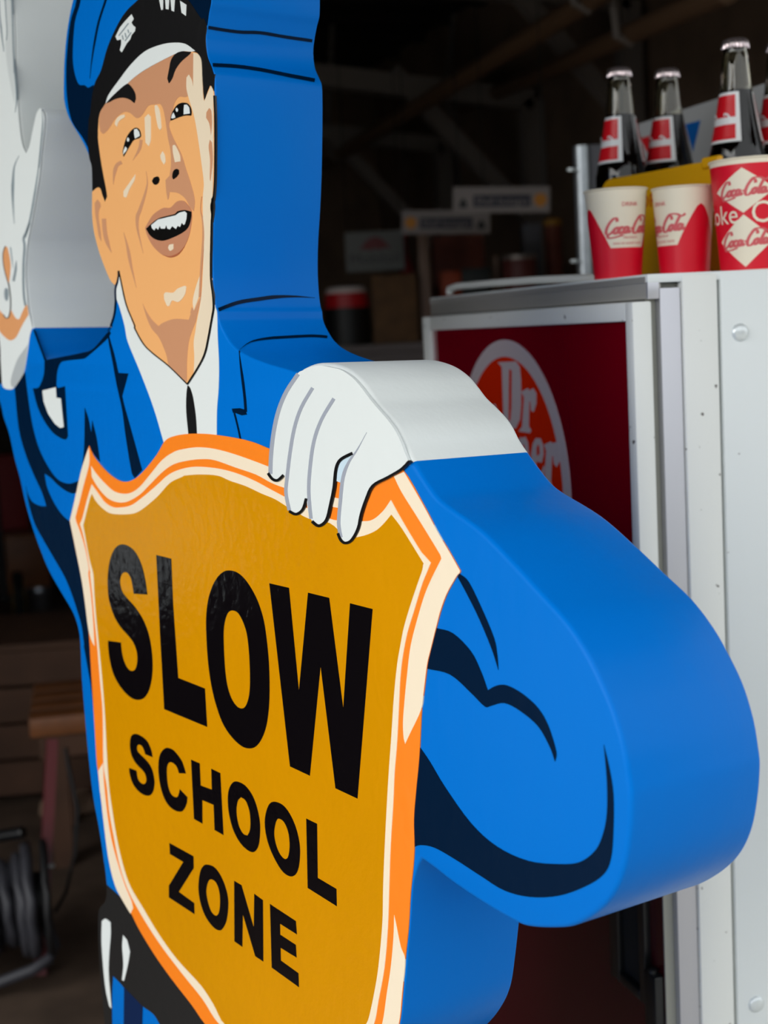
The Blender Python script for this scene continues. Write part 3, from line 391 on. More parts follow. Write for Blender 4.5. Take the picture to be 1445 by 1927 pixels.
neck_line|face|black|4|0|-279.1,241.6 -278.4,239.6 -277.4,236.8 -276,233.4 -274.4,229.3 -272.5,224.3 -270.3,218.5 -267.7,212.4 -264.5,206.6 -260.3,200.8 -255.2,194.9 -250.4,189.7 -247.2,185.8 -246.5,184.4 -246.2,184.8 -248.4,184.4 -247.5,183 -244.2,179.8 -239.6,175.5 -234.4,171.1 -229.3,167.3 -224.9,164.6 -220.6,162.4 -215.7,160.3 -209.6,157.8 -201.8,154.8 -192.7,151.6 -183.2,148.2 -173.9,144.5 -164,140.2 -153.6,135.3 -144.3,130.9 -137.9,127.9 -136.3,128.6 -142.7,131.6 -152,136.1 -162.4,140.9 -172.3,145.3 -181.7,149 -191.2,152.4 -200.3,155.7 -208.1,158.6 -214.1,161.1 -218.9,163.1 -223,165.2 -227.3,167.9 -232.3,171.6 -237.5,176 -242,180.2 -245.2,183.4 -245.9,184.3 -246.3,183.7 -244.1,184.3 -244.9,186.2 -248.2,190 -252.9,195.3 -258,201.1 -262.1,206.9 -265.2,212.6 -267.8,218.6 -270,224.4 -271.9,229.4 -273.6,233.5 -274.9,237 -275.9,239.7 -276.7,241.7
neck_line|face|black|5|0|-135.9,127.9 -131.7,130.8 -125.7,135 -119.3,139.6 -113.8,143.7 -109.6,147.1 -105.8,150.2 -102.5,153.3 -99.5,156.7 -96.9,160.3 -94.8,164.1 -93,168 -91.2,171.8 -89.4,175.5 -87.8,179.3 -86.2,183 -84.8,186.3 -83.5,189.3 -82.2,192.1 -81.1,194.5 -80.3,196.6 -79.7,198.1 -79.5,199.1 -79.4,200.2 -79.4,201.6 -79.4,203.7 -79.5,206.1 -79.7,208.8 -80.1,211.7 -80.7,214.8 -81.5,218 -82.2,221.5 -82.7,225.1 -82.8,228.9 -82.6,232.9 -82.3,237.2 -82,241.7 -81.5,246.7 -80.9,252 -80.3,257.3 -79.8,262.3 -79.2,267 -78.7,271.7 -78.2,275.8 -77.9,278.6 -80.6,278.9 -81,276 -81.5,272 -82,267.3 -82.6,262.5 -83.1,257.5 -83.7,252.2 -84.3,246.8 -84.8,241.8 -85.1,237.3 -85.4,233.1 -85.6,229 -85.5,225.2 -85,221.5 -84.3,218 -83.5,214.7 -82.9,211.7 -82.5,208.8 -82.3,206.1 -82.2,203.7 -82.2,201.7 -82.2,200.2 -82.3,199.3 -82.5,198.4 -83,196.9 -83.9,194.8 -85,192.4 -86.2,189.6 -87.6,186.6 -89,183.3 -90.6,179.6 -92.2,175.8 -94,172.1 -95.8,168.3 -97.6,164.4 -99.7,160.7 -102.2,157.1 -105.1,153.9 -108.4,150.8 -112.1,147.8 -116.3,144.4 -121.7,140.3 -128.2,135.8 -134.2,131.5 -138.4,128.6
neck_line|face|black|5|0|-78.1,277 -77.7,279.3 -77.3,282.6 -76.8,286.1 -76.4,289.2 -76.2,291.8 -76.1,294.2 -76.1,296.2 -75.9,297.3 -78.2,297.2 -77.9,295.9 -77.3,294.5 -74.4,294.5 -73.6,296.4 -72.7,299.4 -71.8,302.9 -71,306.6 -70.4,310.1 -69.9,313.9 -69.4,318 -69,322.7 -68.5,328.1 -68,334.2 -67.5,340.6 -67.1,346.8 -66.7,353 -66.4,359.3 -66.1,365.4 -65.9,370.8 -65.9,375.8 -66,380.4 -66.1,384.2 -66.2,386.9 -68.7,387.2 -68.7,384.5 -68.5,380.7 -68.4,376.1 -68.4,371.1 -68.6,365.7 -68.9,359.6 -69.2,353.3 -69.6,347.1 -70,340.9 -70.5,334.5 -71,328.4 -71.5,323 -72,318.3 -72.4,314.1 -73,310.4 -73.6,306.9 -74.4,303.3 -75.3,299.7 -76.2,296.8 -76.9,295 -75,294.8 -75.3,295.9 -75.6,297.2 -78.4,297.7 -78.6,296.4 -78.7,294.4 -78.8,292 -79,289.4 -79.4,286.4 -79.8,282.8 -80.3,279.5 -80.6,277.2
neck_line|face|black|5|0|-76.2,299 -80.5,292 -80.7,287.9 -77.7,276.2 -74.8,288.3 -74.2,298.9
collar_line||navy|2|0|-281.1,242.3 -281.7,240.3 -282.6,237.3 -283.7,234.1 -284.9,231.4 -286.2,229.4 -287.8,227.8 -289.4,225.9 -290.6,223.6 -291.1,220.6 -291.2,217.2 -291.2,213.7 -291.6,210.4 -292.4,207.1 -293.5,203.7 -294.8,200.5 -296.3,197.4 -298.3,194.5 -300.9,191.6 -303.2,189.1 -304.8,187.2 -304.4,185.7 -300.4,185.9 -299.8,186.2 -303,187.2 -304.5,186.1 -307.1,184.5 -309.7,182.8 -311.5,181.7 -307.8,180.7 -306,181.8 -303.4,183.5 -300.8,185.1 -299.1,186.3 -302.1,187.8 -303.3,187.3 -301.1,186.9 -300.6,186.7 -299.1,188.4 -296.8,190.9 -294.2,193.9 -292.1,197 -290.5,200.1 -289.2,203.4 -288.2,206.8 -287.3,210.2 -286.9,213.6 -286.9,217.1 -286.8,220.4 -286.4,223.2 -285.3,225.3 -283.8,227 -282.2,228.7 -280.7,230.9 -279.5,233.7 -278.4,236.9 -277.5,239.9 -276.8,242
lapel_shade||navy|1|1|-309.7,180 -306.4,172 -297.2,155.9 -289.6,137.7 -266.1,137.3 -282.5,113.8 -278.1,103.7 -262.4,75.8 -242.5,39.4 -259.9,29.8 -267.2,35.6 -278.2,72.8 -283.8,98.9 -294.7,125 -303.1,150.2 -310.6,170.9
shoulder_shade||navy|1|1|-513.4,185.2 -499.5,168.6 -483.9,149.7 -487.2,134.6 -498.3,123 -507.1,118.4 -522.1,117.5 -511.2,97.2 -493.4,81.1 -469.1,68.1 -444.6,62.3 -432.3,62 -426.4,66.2 -429,121.6 -449.3,119.4 -453,122.5 -448.9,137.4 -438.5,147.4 -422.9,149.9 -381.1,151.9 -369.4,153.3 -314.5,172.6 -303.6,179.1 -309.7,180.6 -348.5,163.2 -377.5,158.8 -437.8,153.9 -480.6,150.6 -510,185.8
pocket_flash||white|2|0|-493.3,115.5 -453.9,120 -453.6,108.2 -441.2,107.8 -436.4,75.7 -446.5,74.1 -461.6,78.5 -479.5,89.2 -490.9,102.8
pocket_shade||navy|1|1|-377.8,99.1 -368.9,86.8 -363.8,71.4 -359.5,85.9 -350.7,68.4 -345.5,49.6 -344,41.9 -359.7,49.4 -369.8,57.3 -378.3,50.2 -391.9,31.2 -383.4,57.2
sleeve_shade||navy|1|1|-578.9,116.4 -572,68.9 -554.4,39 -532.1,16.1 -509.8,-3.1 -497.5,-19.1 -515.9,-20.3 -540.3,-17.5 -553.8,-8 -557.9,0.6 -551.2,-20.8 -535.1,-43.8 -508.5,-62.1 -482.3,-78.4 -453.2,-97.1 -435.9,-113.7 -422.6,-130.6 -411.4,-147.5 -406.1,-168.4 -407.4,-170.3 -398.9,-195.5 -391.7,-218.1 -387.2,-250.6 -384.2,-299.4 -378.1,-268.7 -379.1,-215.7 -378.3,-176 -384.8,-148.2 -390.7,-113.6 -397.4,-86.9 -386.7,-61.7 -419.3,-29.1 -430.9,-30.9 -453.1,-25.2 -475.1,-13 -493,2.9 -499.2,19.1 -479.8,14.9 -461,8.4 -434.9,2.6 -412.5,2.8 -396.8,13 -401.9,17.2 -430.1,12.1 -460.3,14.7 -486.3,27 -512,47.6 -529.2,75.4 -539.5,111.4 -543.9,136.4 -552.9,131.3
sleeve_crease||navy|1|1|276.8,-4 287.4,-8.5 302.1,-25.7 316.4,-46.3 320,-59 320.8,-68.7 313.4,-54.4 299,-33.8 284.2,-16.6 275.2,-7.1
sleeve_crease||navy|1|1|247.6,-49.3 268.2,-50.1 289.6,-60.3 301.4,-73.7 308.6,-85.9 318.9,-80.5 330.4,-78.3 347.3,-81.3 363.6,-88.3 374.3,-99 382.2,-115.6 380.8,-122.5 375.6,-113.5 363.5,-101.3 344.4,-94.1 327.4,-91.8 312.8,-96.6 305.4,-98.8 289,-91.5 264.5,-82.3 235.5,-82.9 239.1,-68.7
sleeve_crease||navy|1|1|222.4,-145.1 237.1,-155.1 256.3,-171 287.4,-191.2 317.3,-200.8 351.7,-201.7 384.4,-194.6 405.3,-187 420.5,-174.5 427.9,-160.8 431.5,-145.6 431.5,-124.4 428.6,-100 433.9,-115 437.6,-131.7 437.6,-156.3 435.2,-176.5 427.9,-189.4 410.4,-202.9 384.3,-217.4 354.3,-227.7 325.7,-231.7 299,-228.9 268,-224.9 242.2,-223 223.8,-226.1 213.4,-231.2 214.5,-187.6
pocket_line||navy|1|0|-38,160.1 -37.8,158.3 -37.7,155.8 -37.5,152.7 -37.3,149.4 -36.8,145.5 -36.2,141.2 -35.5,136.7 -34.8,132.5 -34,128.5 -33.3,124.7 -32.6,121 -32.1,117.4 -31.7,113.9 -31.4,110.3 -31.2,107.2 -31,105 -26.7,105.3 -26.8,107.5 -27,110.6 -27.3,114.1 -27.7,117.7 -28.3,121.3 -28.9,125 -29.6,128.9 -30.4,132.8 -31.3,137 -32.6,141.5 -33.8,145.7 -34.8,149.5 -35.7,152.9 -36.5,155.9 -37.2,158.3 -37.5,160.1
pocket_line||navy|1|0|-53.8,107.5 -39.3,108.4 -30.5,107.3 -26.8,103 -36.1,102 -46.8,103.7 -51.9,103.7
pocket_line||navy|1|0|-50.9,103.4 -50,101.3 -48.6,98.4 -47.1,95.1 -45.7,91.9 -44.3,88.6 -43,85 -41.8,81.7 -41,79.5 -38.1,79.9 -39,82.2 -40.1,85.4 -41.5,89 -42.8,92.3 -44.2,95.5 -45.7,98.9 -47.1,101.8 -48.1,103.8
belt||beltblack|1|1|-372,-439.8 -333.3,-444.1 -309.2,-453.5 -257.5,-479.5 -170.5,-508.9 -139.8,-519.5 -240.6,-559 -263.3,-552.5 -290.2,-553.3 -327.1,-552.4 -342.5,-547.9 -365.4,-545.3 -370.5,-571.4 -373.2,-608 -393.5,-615.9 -396.9,-581.2 -401.2,-538 -401,-500.8 -397.3,-480.4 -391.6,-472.3 -379,-462.5 -373.5,-452.6
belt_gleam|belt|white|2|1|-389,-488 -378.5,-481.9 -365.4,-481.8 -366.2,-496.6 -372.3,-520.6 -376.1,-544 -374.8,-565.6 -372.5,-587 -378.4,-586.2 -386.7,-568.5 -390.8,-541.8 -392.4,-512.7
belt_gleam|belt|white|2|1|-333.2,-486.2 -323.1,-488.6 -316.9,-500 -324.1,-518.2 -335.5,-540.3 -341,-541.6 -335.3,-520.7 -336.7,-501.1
trouser_stripe||navytrouser|2|0|-336.1,-547.8 -326.8,-549.4 -290.2,-553.3 -293.9,-579.9 -295.7,-600.6 -345.8,-620.7 -341.6,-595.7
shield||orange|3|1|-369.4,58 -357.7,46.6 -325.5,31.8 -293.6,24.6 -267.1,27 -240.7,37.3 -207,57.2 -189.1,71.3 -171.1,76.9 -141,80.7 -101.9,82.4 -57.1,81.5 -20,79.1 11.7,74.2 56.3,66.8 106,71.4 152.3,71.5 188.7,69.5 209.6,67.9 235.9,42.6 252,24.7 265.6,11.8 279,-1.8 278.6,-3.2 275.1,-6 263.5,-19.9 255.5,-33.6 249.7,-47 242.2,-65.8 237.1,-79.5 232.6,-100.2 228.9,-115.9 225.7,-146.8 223.7,-161.7 219.7,-184.3 216.5,-206.9 216.6,-228.7 214.6,-245.8 210.4,-269.2 207,-298.2 202.1,-325.7 197.2,-358.1 191.8,-386.1 179.8,-408.6 159.4,-432.8 127.8,-459.7 66.2,-494.3 -8.1,-520.3 -88.5,-527 -144.8,-517.1 -173.1,-507.2 -218.7,-494.5 -257.6,-480.9 -291.9,-464.7 -309.2,-453.5 -330.2,-444.6 -348.1,-433 -361.9,-408.4 -370.1,-374.9 -377.8,-335.3 -382,-309.7 -384.2,-299.4 -386.5,-243.8 -389.1,-191.1 -391.1,-149.1 -398.6,-114.7 -406.9,-88.1 -430.5,-30.1 -415.9,-7.5 -392.7,29.9
shield_border|shield|cream|4|1|-370.2,56.1 -369.3,50.7 -370.9,37.4 -386.9,14.4 -400.8,-6.3 -414.1,-24.8 -412.2,-29.6 -402.7,-39.9 -391.1,-57.3 -383,-78.7 -385.4,-85.5 -380.8,-107 -377.9,-134 -376.7,-165.5 -383,-161 -391.1,-149.1 -398.6,-114.7 -406.3,-88 -429.8,-30 -415.3,-7.5 -392.1,30
shield_border|shield|cream|4|1|-367,-297.1 -367,-312.8 -365.2,-332.4 -365.1,-332.1 -360.4,-358 -351.6,-384.1 -336.3,-408.1 -322.2,-425.1 -307.8,-437.6 -303.6,-445.4 -310.8,-454 -330.2,-444.6 -348.1,-433 -361.9,-408.4 -370.1,-374.9 -377.1,-335.1 -378.1,-332.9 -380.5,-309.3
shield_border|shield|cream|4|1|211,66.8 235.9,42.2 252.3,24.5 265.6,11.6 278.7,-1.8 278.3,-3.3 274.8,-6.1 263.1,-20 255.1,-33.6 249.4,-47.1 241.9,-65.9 236.7,-79.6 232.2,-100.3 228.6,-116 212.7,-139.5 206.9,-148.3 205,-143.2 204.5,-131 207.6,-110 211.5,-89 216.2,-68.1 224.9,-46.8 235.1,-25.7 245,-10.7 256.6,4.6 255.5,7.4 229.2,31.7 207.8,50.8 197.7,62.6
shield_border|shield|cream|4|1|187.9,-294.5 190.5,-301.4 196.4,-318.6 201.9,-326.9 196.8,-358.2 191.4,-386.3 177.6,-409.5 154,-433.1 153.5,-422 167.9,-395.4 175.5,-366.1 181.9,-340.8 186.4,-314.1
shield_border|shield|cream|4|1|-365.8,36.2 -353.7,28.8 -332.2,19.5 -310.8,12.8 -289.5,11.5 -268.2,14.3 -247,22.2 -220.8,37.5 -195.3,52.4 -171,61.4 -152.6,65.2 -121,68.9 -86.8,69.1 -48.5,66 -12,61.5 10.9,58.3 42.9,54.3 72.3,44.8 113.4,39.4 143,39.6 142.8,32.1 110.6,31.4 74.5,35.6 42.4,44 37.6,41.6 13.7,44.4 -12.6,50 -49.2,54.1 -87.5,58.5 -113.6,58 -142.8,54.8 -171.9,49.4 -196.3,40.2 -221.6,27.4 -247.7,14.2 -274.2,5.2 -295.7,1.7 -319.9,2.7 -338.8,8.3 -354.9,16.7 -365,24.2
shield_border|shield|cream|5|1|-365.8,15.9 -350.1,7.5 -334.1,-0.9 -315.1,-4.6 -296.1,-3.6 -269.4,1 -242.9,11.1 -209.4,26 -184.5,37.7 -160.7,44.7 -130.6,49.6 -97.9,51.1 -68.5,50.6 -40.2,48.1 -12.9,43.9 9.9,39.1 37.2,33.5 71.4,27 111.9,20.7 154.4,23.5 168.6,26.2 182.6,34.1 193.4,43.7 207.2,29.7 230.6,8 237.4,3.9 243.7,0.1 238.7,-7.6 232.1,-18.2 221.8,-39.3 212.3,-58.7 205.9,-77.9 202.1,-95.8 199.8,-116.6 196.4,-148.2 192.2,-174.6 189.6,-200.7 184.9,-237.7 182,-272.3 179.1,-307.4 173.3,-343.8 163.7,-376.3 156.2,-400 135.1,-432.3 84.5,-467.7 2.6,-497.6 -56.3,-503 -113.5,-504.9 -148.3,-491.3 -190,-480.2 -233.5,-467.1 -267.1,-453.8 -295.8,-439.4 -316.1,-426.1 -333,-405.7 -346,-375.4 -354.8,-349.4 -358.7,-322 -365.1,-299 -361.5,-238.7 -365.4,-200 -368.4,-167.8 -372.9,-135.9 -376.1,-106.4 -380.1,-84.8 -379,-83.1 -386.8,-58.1 -395.4,-40.4 -401.8,-31.1 -393.6,-23 -381.5,-4.7
shield_field|shield|mustard|6|1|-366,5.6 -356.6,-1.5 -340.3,-8 -318.5,-12 -275.4,-8.8 -249.1,-3.1 -210.4,13.7 -185.3,27.8 -173.1,33 -149.6,39.5 -150.2,39.9 -118.7,43.1 -82.5,44.4 -59.5,41.2 -31.5,38.4 -4.5,33.9 19.9,30.4 41.9,25 74.4,18.2 106.2,17.5 131,8.5 151.7,11 170.8,16.9 182.3,23.4 194,32.4 207.1,23.2 234.9,-1.4 234.1,-2.5 233.2,-6.3 227.3,-16.9 217,-36 208.2,-54.3 202.8,-70.3 198.1,-86.3 193.1,-112.8 188.8,-144.7 185,-170.8 181.3,-199.5 176.8,-239.9 173.5,-274.9 171.7,-304.1 166.9,-334.5 161.3,-359.7 150.5,-393.1 144.2,-404.7 114.9,-435.7 58.5,-468.4 -6.6,-490.9 -102.1,-500.5 -125,-487.8 -150,-477.6 -202.8,-467.3 -243.8,-452.9 -277.6,-436.4 -306.5,-421.7 -323.3,-402.9 -337.9,-373.2 -347.6,-340.4 -352.1,-320.4 -354.3,-289.9 -355.4,-237.4 -359,-196.2 -363.4,-163.1 -367.9,-131.2 -369.9,-105.6 -370.9,-83.7 -379,-68.3 -387,-45.8 -392.1,-31.5 -382.7,-17.1 -372.4,-1.6
letter|shield|letter|7|1|-270.5,-92.2 -238,-88.8 -241.4,-74.6 -247.7,-61.1 -257.3,-50.8 -269.6,-44.5 -286.7,-42 -301.2,-44 -314.1,-50.3 -325.4,-62.4 -332.7,-80.1 -334,-98.2 -330.9,-109.8 -320.7,-123.3 -305.8,-133 -288.6,-139.2 -276,-145 -269.1,-152.7 -267.7,-161.2 -270.6,-169.5 -276.4,-174.9 -285.3,-177 -293.9,-174.6 -301.1,-167.9 -304.8,-159.6 -306.2,-149.9 -339.1,-153.2 -339.2,-162.3 -335.9,-175.9 -328.9,-187.8 -316.1,-197.5 -298.7,-204.3 -281.3,-206.9 -266,-204.9 -252.7,-199.4 -241.3,-188.5 -233.8,-172.6 -231.8,-156 -234.3,-140.2 -240.5,-126.8 -252.1,-115.2 -268.4,-106 -285.2,-99.6 -296.8,-94.3 -301.7,-87.1 -301.7,-81.2 -297.3,-74.8 -290.5,-72 -282.8,-72 -275.6,-77 -272.6,-84.3
letter|shield|letter|7|0|-214.7,-44.9 -181.7,-45 -181.1,-90.6 -175.7,-164.9 -120.3,-165.2 -118.2,-203.1 -209.5,-203.7 -212.6,-128.6
letter|shield|letter|7|1|-65.4,-42.8 -50.6,-42.9 -36.3,-47.6 -22.6,-56.8 -12.6,-67.3 -4.6,-81.6 -0.4,-99.1 2.1,-118.7 2.1,-141.5 -0.1,-160.2 -5.3,-177.8 -14,-191.7 -25.2,-201.7 -38.1,-206.6 -52.8,-207.3 -71.2,-202.3 -87.8,-192.2 -100.3,-175.3 -108,-157.3 -112.5,-136.6 -114,-114.5 -113.4,-94.9 -108.7,-77.8 -99.9,-63.2 -88.6,-52.3 -76.8,-45.6|-61.1,-80 -51,-81.1 -42.3,-88.2 -36.5,-97.5 -33.6,-110.9 -32.5,-129.3 -33.5,-148.2 -37.3,-160.1 -43.2,-167.9 -50.7,-171.1 -59.9,-170.2 -68.9,-164.4 -75.8,-153.2 -79,-137.5 -80,-118.6 -79.3,-102.3 -75.8,-91.3 -69.7,-83.3
letter|shield|letter|7|0|6.4,-45.7 39.7,-45.5 51.8,-134.7 70.4,-45.7 103.3,-45.7 120.9,-136.6 134.2,-46 166.5,-46.2 139.4,-209.6 106.4,-208.9 87.6,-106.8 66.3,-207.6 33.6,-206.9
letter|shield|letter|7|1|-257.4,-261.9 -239.9,-261.2 -241.9,-255.1 -245.9,-250.3 -252.2,-246.1 -262.1,-244.1 -272.3,-243.7 -280.4,-244.7 -287.6,-247.5 -292,-252.1 -294.1,-258.9 -293.7,-265.2 -290.7,-270.8 -284.2,-275.6 -275.3,-278.8 -266.3,-280.9 -260.3,-283.1 -257.2,-287 -257.6,-291.3 -260.7,-294.4 -265.3,-296 -272.1,-295.9 -277.1,-293.4 -279,-289.7 -280.1,-284.9 -298.1,-286.2 -297.7,-291.5 -294.2,-298.1 -287.7,-303.4 -277.6,-306.7 -265.1,-307.8 -253.7,-306 -246.8,-302.9 -241.4,-297.7 -238,-290.1 -238.1,-283.5 -241.3,-276 -247.5,-270.8 -256.2,-267.6 -266.2,-265.2 -274,-263.3 -276.6,-260.8 -276.4,-258.1 -273.9,-255.5 -269.8,-254.3 -264.2,-254.9 -259.9,-258.1
letter|shield|letter|7|1|-181.7,-264.4 -166.2,-261 -169.7,-255.1 -174.4,-249.8 -182.4,-245.7 -191.5,-242.8 -201,-242.6 -209.6,-244.5 -217.4,-249.1 -223.3,-255 -226.5,-261.8 -227.9,-269.8 -227.3,-278.3 -225.2,-286.5 -220.9,-294.6 -213.9,-301.5 -204.6,-305.3 -193.1,-306.3 -182.5,-304.8 -175.1,-301.6 -169.6,-296.2 -166.1,-290.9 -164.7,-285.1 -181,-280.7 -183.2,-285.7 -186.7,-290.1 -192,-291.9 -198.3,-291.5 -203.4,-288.7 -206.7,-283.5 -208.3,-276.8 -208.4,-268.7 -207.3,-263.4 -203.8,-259.1 -198.9,-256.9 -192.5,-256.7 -186.4,-258.5 -183.5,-261.3
letter|shield|letter|7|0|-154.4,-243.9 -136.1,-243.5 -135.6,-265.8 -113.1,-264.4 -112.9,-243.4 -94.7,-243.5 -92.3,-304.6 -110.2,-304.3 -110.5,-279.1 -133.2,-280.2 -134.6,-304.5 -152.4,-304.4
letter|shield|letter|7|1|-63,-244.1 -47.6,-244.2 -34.9,-250.1 -26.9,-259.4 -22.2,-271.6 -22.2,-282.9 -25.7,-296.2 -33.6,-304.4 -44.6,-306.7 -59.8,-303.5 -72.7,-294.3 -79.9,-281.1 -81.8,-267.7 -79.5,-256.7 -72.2,-248|-56.1,-257.7 -47.4,-258.9 -41.2,-266.5 -39.6,-276.3 -41.2,-285.8 -46,-292.2 -53.7,-292.6 -61.1,-287.7 -65,-278.4 -65,-270.3 -61.9,-262.6
letter|shield|letter|7|1|5.2,-246.4 19.4,-245.8 31.2,-250.9 40.6,-260.3 46,-271.8 47,-283.4 43.8,-297.3 37.5,-305.7 27.4,-309.8 14.3,-308.2 0.4,-298.9 -9.3,-287.2 -13.3,-273.7 -11.2,-262 -4.4,-251.3|12.6,-260.4 20.7,-261.3 27.4,-268.2 29.5,-277.5 28.5,-286.5 25.2,-293.5 19,-295.8 11,-292.6 5.3,-285.3 3.2,-277 5.1,-268.8 8.4,-262.9
letter|shield|letter|7|0|58.6,-248 76.1,-248.1 75.2,-297.1 104.5,-298.1 104.5,-313.5 58.2,-311.4
letter|shield|letter|7|0|-208.7,-344.8 -156.1,-344 -156.3,-356.4 -191,-391.9 -157.8,-393.5 -158.1,-405.3 -214.4,-405.2 -213.4,-392.1 -179,-356.6 -208.4,-356.7
letter|shield|letter|7|1|-129.4,-344.8 -114.6,-342.6 -102.5,-346.3 -92.8,-354.8 -87.4,-365.6 -87.7,-377.1 -92,-391 -99.7,-400.9 -107.2,-405.4 -118.7,-406.1 -133.1,-401.2 -143.1,-391.6 -147.7,-379.1 -146.8,-367 -142.9,-356.2 -137.1,-349.2|-119.7,-357.2 -111.4,-357.4 -105.5,-362.9 -103.6,-371.7 -104.7,-381.5 -108.2,-388.9 -114.7,-392.6 -122.9,-390.5 -128.7,-382.8 -131.3,-374 -129.1,-365.9 -125.1,-359.9
letter|shield|letter|7|0|-74.2,-344.8 -60,-344.9 -39.2,-379.6 -36.4,-346 -20.5,-347.3 -23,-407.9 -37.9,-407.8 -59.1,-373.6 -62,-406.9 -77.4,-406.5
letter|shield|letter|7|0|-8,-347 36.9,-348.8 38.1,-360.9 9.3,-360.4 9,-370.8 35.9,-371.5 36.5,-383.2 9.1,-383.4 9,-395.6 39,-397 39.3,-410.1 -8,-408.4
thumb_gap|gripping_glove|paleblue|7|0|117.1,57.8 123.3,69.3 139.5,75.7 142.4,77 136.8,70.1 129.1,58.6 125.9,52.2 117.7,53.4
gripping_glove||white|8|1|63.8,141.2 49.3,131.4 34.8,115.2 22.7,97.3 16.7,80.8 12.5,65.7 11.4,53.7 16,48.8 24.4,47.5 34.5,51.9 37.8,52.5 40.3,29.2 45.5,22.3 55.1,20.9 66.1,25.5 72.4,36.1 74,24.7 80.3,16.6 90.7,14 101.2,19.3 108,29.1 115,47.9 118.1,63.4 124.6,71 142.4,77.3 136.8,70.1 129.1,58.6 124.9,44.4 120.4,26 118.8,16 122.2,7.9 129.5,3.8 138.2,6.8 148.3,16.1 152.2,27.4 159.8,40.3 169.6,52.6 185.9,59.7 208.5,68.5 218.5,75.4 213.8,81.6 208.9,89.5 200.8,99 189.8,107.6 178.6,114.7 165.8,123.5 155.1,131.7 142.6,139.1 128.3,144.1 115.2,145.9 99.4,147.3 83.2,146.2 70.7,143.2
finger_line|gripping_glove|palegrey2|9|0|61.2,141.1 57.7,138.5 52.7,134.8 47.1,130.6 42.2,126.4 38.1,122.4 34.5,118.3 31.1,114.1 28,109.7 25.2,105 22.7,100.2 20.5,95.1 18.5,90 16.7,84.7 15.1,79.3 13.9,73.9 12.8,68.9 12,64 11.4,59.2 11,55.1 10.8,52.3 17.5,52.6 17.8,55.5 18.2,59.5 18.7,64.2 19.5,69 20.5,73.9 21.8,79.2 23.3,84.6 25,89.7 27,94.7 29.1,99.6 31.6,104.4 34.3,108.9 37.2,113.1 40.4,117.1 43.9,121 47.7,124.8 52.4,128.8 57.8,133 62.8,136.7 66.3,139.2
finger_line|gripping_glove|palegrey2|9|0|83.7,129.6 80.2,126.6 75.1,122.2 69.5,117.2 64.8,112.3 61.2,107.9 58.2,103.6 55.5,99.1 53,94.4 50.7,89.4 48.7,84.2 46.9,78.9 45.2,73.6 43.5,68.3 42,62.9 40.7,57.6 39.5,52.8 38.4,48.7 37.4,45 36.6,41.4 36.5,37.6 37.3,33.4 38.8,28.9 40.4,25 41.4,22.3 47,23.4 45.9,26.2 44.4,30 42.9,34.3 42.2,38.3 42.3,41.7 43,45.1 44,48.7 45.1,52.8 46.3,57.6 47.6,62.8 49.1,68.2 50.7,73.5 52.4,78.7 54.2,84 56.2,89.1 58.4,94 60.8,98.5 63.4,102.8 66.3,107 69.7,111.2 74.2,115.9 79.6,120.8 84.6,125.2 88.1,128.2
finger_line|gripping_glove|palegrey2|9|0|115.4,121.5 111.8,118.3 106.5,113.7 100.8,108.5 95.9,103.4 92.1,98.8 88.7,94.2 85.8,89.4 83.2,84.3 80.9,78.7 79,72.7 77.4,66.7 76.1,60.9 75,55.7 74.1,50.7 73.6,45.7 73.4,40.5 73.7,34.5 74.4,28.1 75.3,22.3 75.8,18.3 81.2,19 80.7,23 79.8,28.8 79.1,35.1 78.8,41 79,46 79.5,50.9 80.4,55.8 81.5,61 82.8,66.6 84.3,72.6 86.2,78.4 88.4,83.9 90.9,88.8 93.7,93.4 96.9,97.9 100.5,102.4 105.3,107.3 110.9,112.4 116.1,116.9 119.7,120.1
finger_line|gripping_glove|palegrey2|9|0|163.2,95.2 160.6,92.5 156.8,88.5 152.4,84.2 148.5,80.6 145.1,77.8 141.9,75.5 138.7,73.2 135.7,70.5 132.9,67.6 130.3,64.6 128,61.2 126.1,57.3 124.5,52.7 123.3,47.6 122.3,42.4 121.3,37.3 120.3,32.5 119.3,27.6 118.5,22.9 118.1,18.7 118.5,14.9 119.3,11.5 120.3,8.7 121,6.8 126,7.9 125.3,9.8 124.4,12.5 123.6,15.7 123.2,19.2 123.6,23.2 124.3,27.8 125.3,32.6 126.4,37.5 127.3,42.5 128.4,47.7 129.5,52.7 131,57.1 132.8,60.7 134.6,63.9 136.7,66.9 138.9,69.7 141.4,72.3 144,74.7 147,77.2 150,80.1 153.6,83.9 157.5,88.3 161.1,92.3 163.7,95.1
finger_outline|gripping_glove|black|10|0|8.5,52.2 9.6,51.3 11.1,50 13.1,48.6 15.3,47.5 17.7,46.7 20.3,46.2 23.2,46.1 26.5,46.5 29.9,47.8 33.1,49.4 35.8,51.1 37.7,52.1 34.7,53.6 32.8,52.5 30.1,50.9 27.3,49.4 25.1,48.6 23.6,48.5 21.9,48.6 20,48.9 18.3,49.4 16.7,50.3 15,51.5 13.5,52.8 12.4,53.7
finger_outline|gripping_glove|black|10|0|43,21.1 44.9,20.6 47.8,19.9 51.3,19.3 55.1,19.3 58.7,20.1 62,21.4 65.1,23.1 67.8,25.1 70,27.6 71.8,30.6 73.2,33.4 74.1,35.3 70.1,35.5 69.1,33.6 67.8,30.9 66.1,28.1 64.3,25.9 62.2,24.4 59.7,23.1 57.1,22.1 55,21.6 52.8,21.6 50,22.1 47.3,22.8 45.3,23.2
